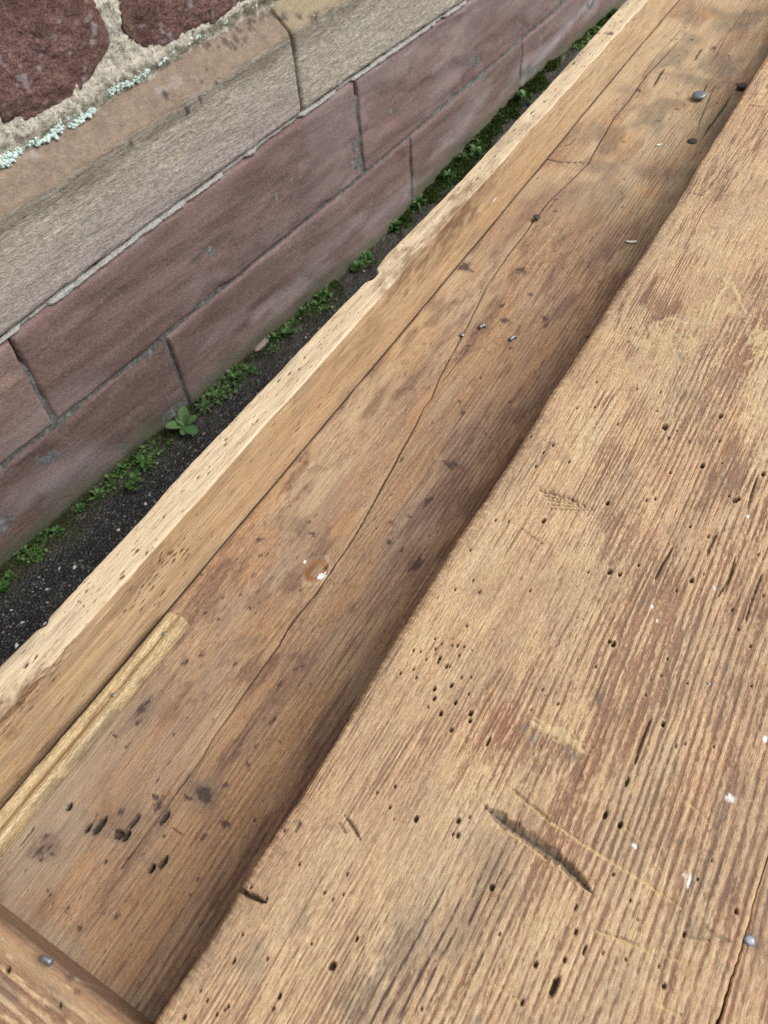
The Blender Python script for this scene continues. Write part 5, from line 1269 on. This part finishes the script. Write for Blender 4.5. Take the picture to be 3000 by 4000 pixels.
def stem(parent, p, q, r):
    p, q = Vector(p), Vector(q); d = (q - p); L = d.length
    A = np.linspace(0, 2 * np.pi, 6, endpoint=False)
    V = np.concatenate([np.stack([r * np.cos(A), r * np.sin(A), 0 * A], -1), np.stack([r * .7 * np.cos(A), r * .7 * np.sin(A), 0 * A + L], -1)])
    o = mesh_np('stem', V, gridq(2, 6, True), M['leaf'], parent)
    o.location = p; o.rotation_euler = d.to_track_quat('Z', 'Y').to_euler()
# the broad-leaved seedling
def ground_px(p, lift=0.0):
    z = -0.026
    for _ in range(4):
        q = onz(p, z + lift); z = float(ground_z(q[0], q[1]))
    return q[0], q[1], z
def zs(x, y): return 400 + x * 0.42194, 1400 + y * 0.42194
b0 = ground_px(zs(765, 625), 0.02)
seedling = empty('seedling', 'broad-leaved green seedling rooted at the wall foot below a mortar joint', 'plant', b0)
stem(seedling, (0, 0, -0.004), (0, 0, 0.020), 0.0014)
for tx, ty, pit, wk in [(778, 445, 0.75, 1.0), (580, 650, 0.30, 1.0), (885, 545, 0.35, 1.0), (910, 730, 0.12, 1.0), (690, 550, 0.5, 1.0), (745, 740, 0.1, 0.8), (820, 500, 0.9, 0.6), (660, 590, 0.8, 0.6), (700, 700, 0.3, 0.6)]:
    t_ = np.array(onz(zs(tx, ty), b0[2] + 0.020 + 0.018 * math.sin(pit))) - np.array([b0[0], b0[1], b0[2] + 0.020])
    L = float(np.linalg.norm(t_[:2]))
    add_leaf(seedling, BIG, math.atan2(t_[1], t_[0]), pit, min(max(L / math.cos(pit), 0.016), 0.05) * wk * 0.95, (0, 0, 0.020))
# small weeds, left to right along the wall
rw = random.Random(17); WSC = 1.0
WEEDS = [((5, 15, 320), 'r', .011, 'in the leftmost corner where the asphalt meets the wall'),
         ((5, 45, 275), 'r', .010, 'second tuft from the left end of the mossy wall foot'),
         ((5, 160, 175), 'n', .009, 'third tuft from the left end, thin and yellowish, at the wall foot'),
         ((5, 250, 85), 'r', .012, 'fourth from the left, the round-leaved clump beside dark grit'),
         ((3, 345, 1090), 'r', .010, 'fifth from the left, low at the wall foot'),
         ((3, 420, 1035), 'n', .012, 'sixth from the left, fine-leaved and spreading at the wall foot'),
         ((3, 480, 985), 'n', .010, 'third before the broad-leaved seedling'),
         ((3, 580, 985), 'r', .017, 'large round leaves, second before the broad-leaved seedling'),
         ((3, 625, 895), 'n', .015, 'bushy and bright, just before the broad-leaved seedling'),
         ((3, 735, 805), 'r', .007, 'tiny sprig at the foot of the broad-leaved seedling'),
         ((3, 880, 655), 'n', .014, 'feathery, first past the broad-leaved seedling'),
         ((3, 945, 615), 'n', .013, 'spiky with upright blades, second past the broad-leaved seedling'),
         ((3, 1025, 535), 'r', .017, 'with wide pale leaves, third past the broad-leaved seedling'),
         ((3, 1080, 490), 'r', .013, 'fourth past the broad-leaved seedling'),
         ((3, 1180, 400), 'n', .010, 'fifth past the broad-leaved seedling, small and dark'),
         ((3, 1245, 335), 'r', .016, 'sixth past the broad-leaved seedling, beside a pink stone shard'),
         ((3, 1385, 180), 'n', .015, 'growing out of moss below the notch in the rail'),
         ((3, 1545, 50), 'r', .016, 'next to the notched rail edge, at the mossy wall foot'),
         ((2, 30, 980), 'r', .017, 'just past the notch in the rail, deep in moss'),
         ((2, 150, 880), 'n', .017, 'at the mossy foot of the dark upright joint'),
         ((2, 275, 765), 'n', .015, 'half hidden in thick moss past the dark upright joint'),
         ((2, 395, 655), 'r', .016, 'in thick moss midway to the far end of the rail'),
         ((2, 610, 430), 'r', .022, 'the farthest one, by the white salt stain')]
for (pr, kind, size, where) in WEEDS:
    size *= WSC
    p = ground_px(zp(*pr), 0.012)
    # keep the root off the wall
    out = WD - (p[0] * WN[0] + p[1] * WN[1])
    if out < 0.012:
        p = tuple(np.array(p) - WN * (0.012 - out))
    e = empty('weed', 'small green weed ' + where, 'weed', p, 'weeds along the wall foot')
    nl = rw.randint(14, 24)
    for k in range(nl):
        f = k / nl
        yaw = k * 2.4 + rw.uniform(-0.3, 0.3); hgt = 0.002 + 0.020 * f * rw.uniform(0.6, 1.2) * size / 0.014
        rad_ = (1 - 0.6 * f) * size * rw.uniform(0.2, 0.9)
        add_leaf(e, RND if kind == 'r' else NAR, yaw, rw.uniform(0.1, 0.9), size * rw.uniform(0.65, 1.15) * (1.35 if kind == 'n' else 1.0), (math.cos(yaw) * rad_, math.sin(yaw) * rad_, hgt), rw.uniform(-0.4, 0.4))
    for k in range(3):
        yaw = rw.uniform(0, 6.28)
        stem(e, (0, 0, -0.004), (math.cos(yaw) * size * 0.5, math.sin(yaw) * size * 0.5, 0.018 * size / 0.014), 0.0007)

# shards of pink sandstone lying by the wall
def shard(pa, pb, wdt, label):
    a = np.array(ground_px(pa)); b = np.array(ground_px(pb)); d = b - a; L = np.linalg.norm(d[:2])
    rr_ = np.random.RandomState(int(pa[0]))
    n_, m_ = 9, 8
    t = np.linspace(-0.5, 0.5, n_); A = np.linspace(0, 2 * np.pi, m_, endpoint=False)
    r_ = wdt * 0.5 * (1 - (2 * np.abs(t)) ** 4 * 0.7)[:, None] * rr_.uniform(0.75, 1.15, (n_, m_))
    V = np.stack([np.repeat((t * L)[:, None], m_, 1), r_ * np.cos(A), r_ * 0.7 * np.sin(A)], -1).reshape(-1, 3)
    z = np.zeros(len(V))
    o = mesh_np('stone_shard', V, gridq(n_, m_, True), M['ashlar'][1], None, {'salt': z + 0.25, 'soot': z, 'algae': z}, ngons=[np.arange(m_)[::-1], (n_ - 1) * m_ + np.arange(m_)], smooth=False)
    c_ = (a + b) / 2
    o.location = (c_[0], c_[1], c_[2] + wdt * 0.33 + 0.004); o.rotation_euler = (0.1, 0, math.atan2(d[1], d[0]))
    o['label'] = label; o['category'] = 'stone'; o['group'] = 'sandstone shards at the wall foot'
def z8(x, y): return 1300 + x * 0.30139, 900 + y * 0.30139
shard(z8(255, 415), z8(455, 260), 0.013, 'slim pink sandstone shard lying in moss beyond the rail notch')
shard(zp(3, 1105, 425), zp(3, 1160, 365), 0.020, 'greyish pink stone shard among the weeds past the seedling')
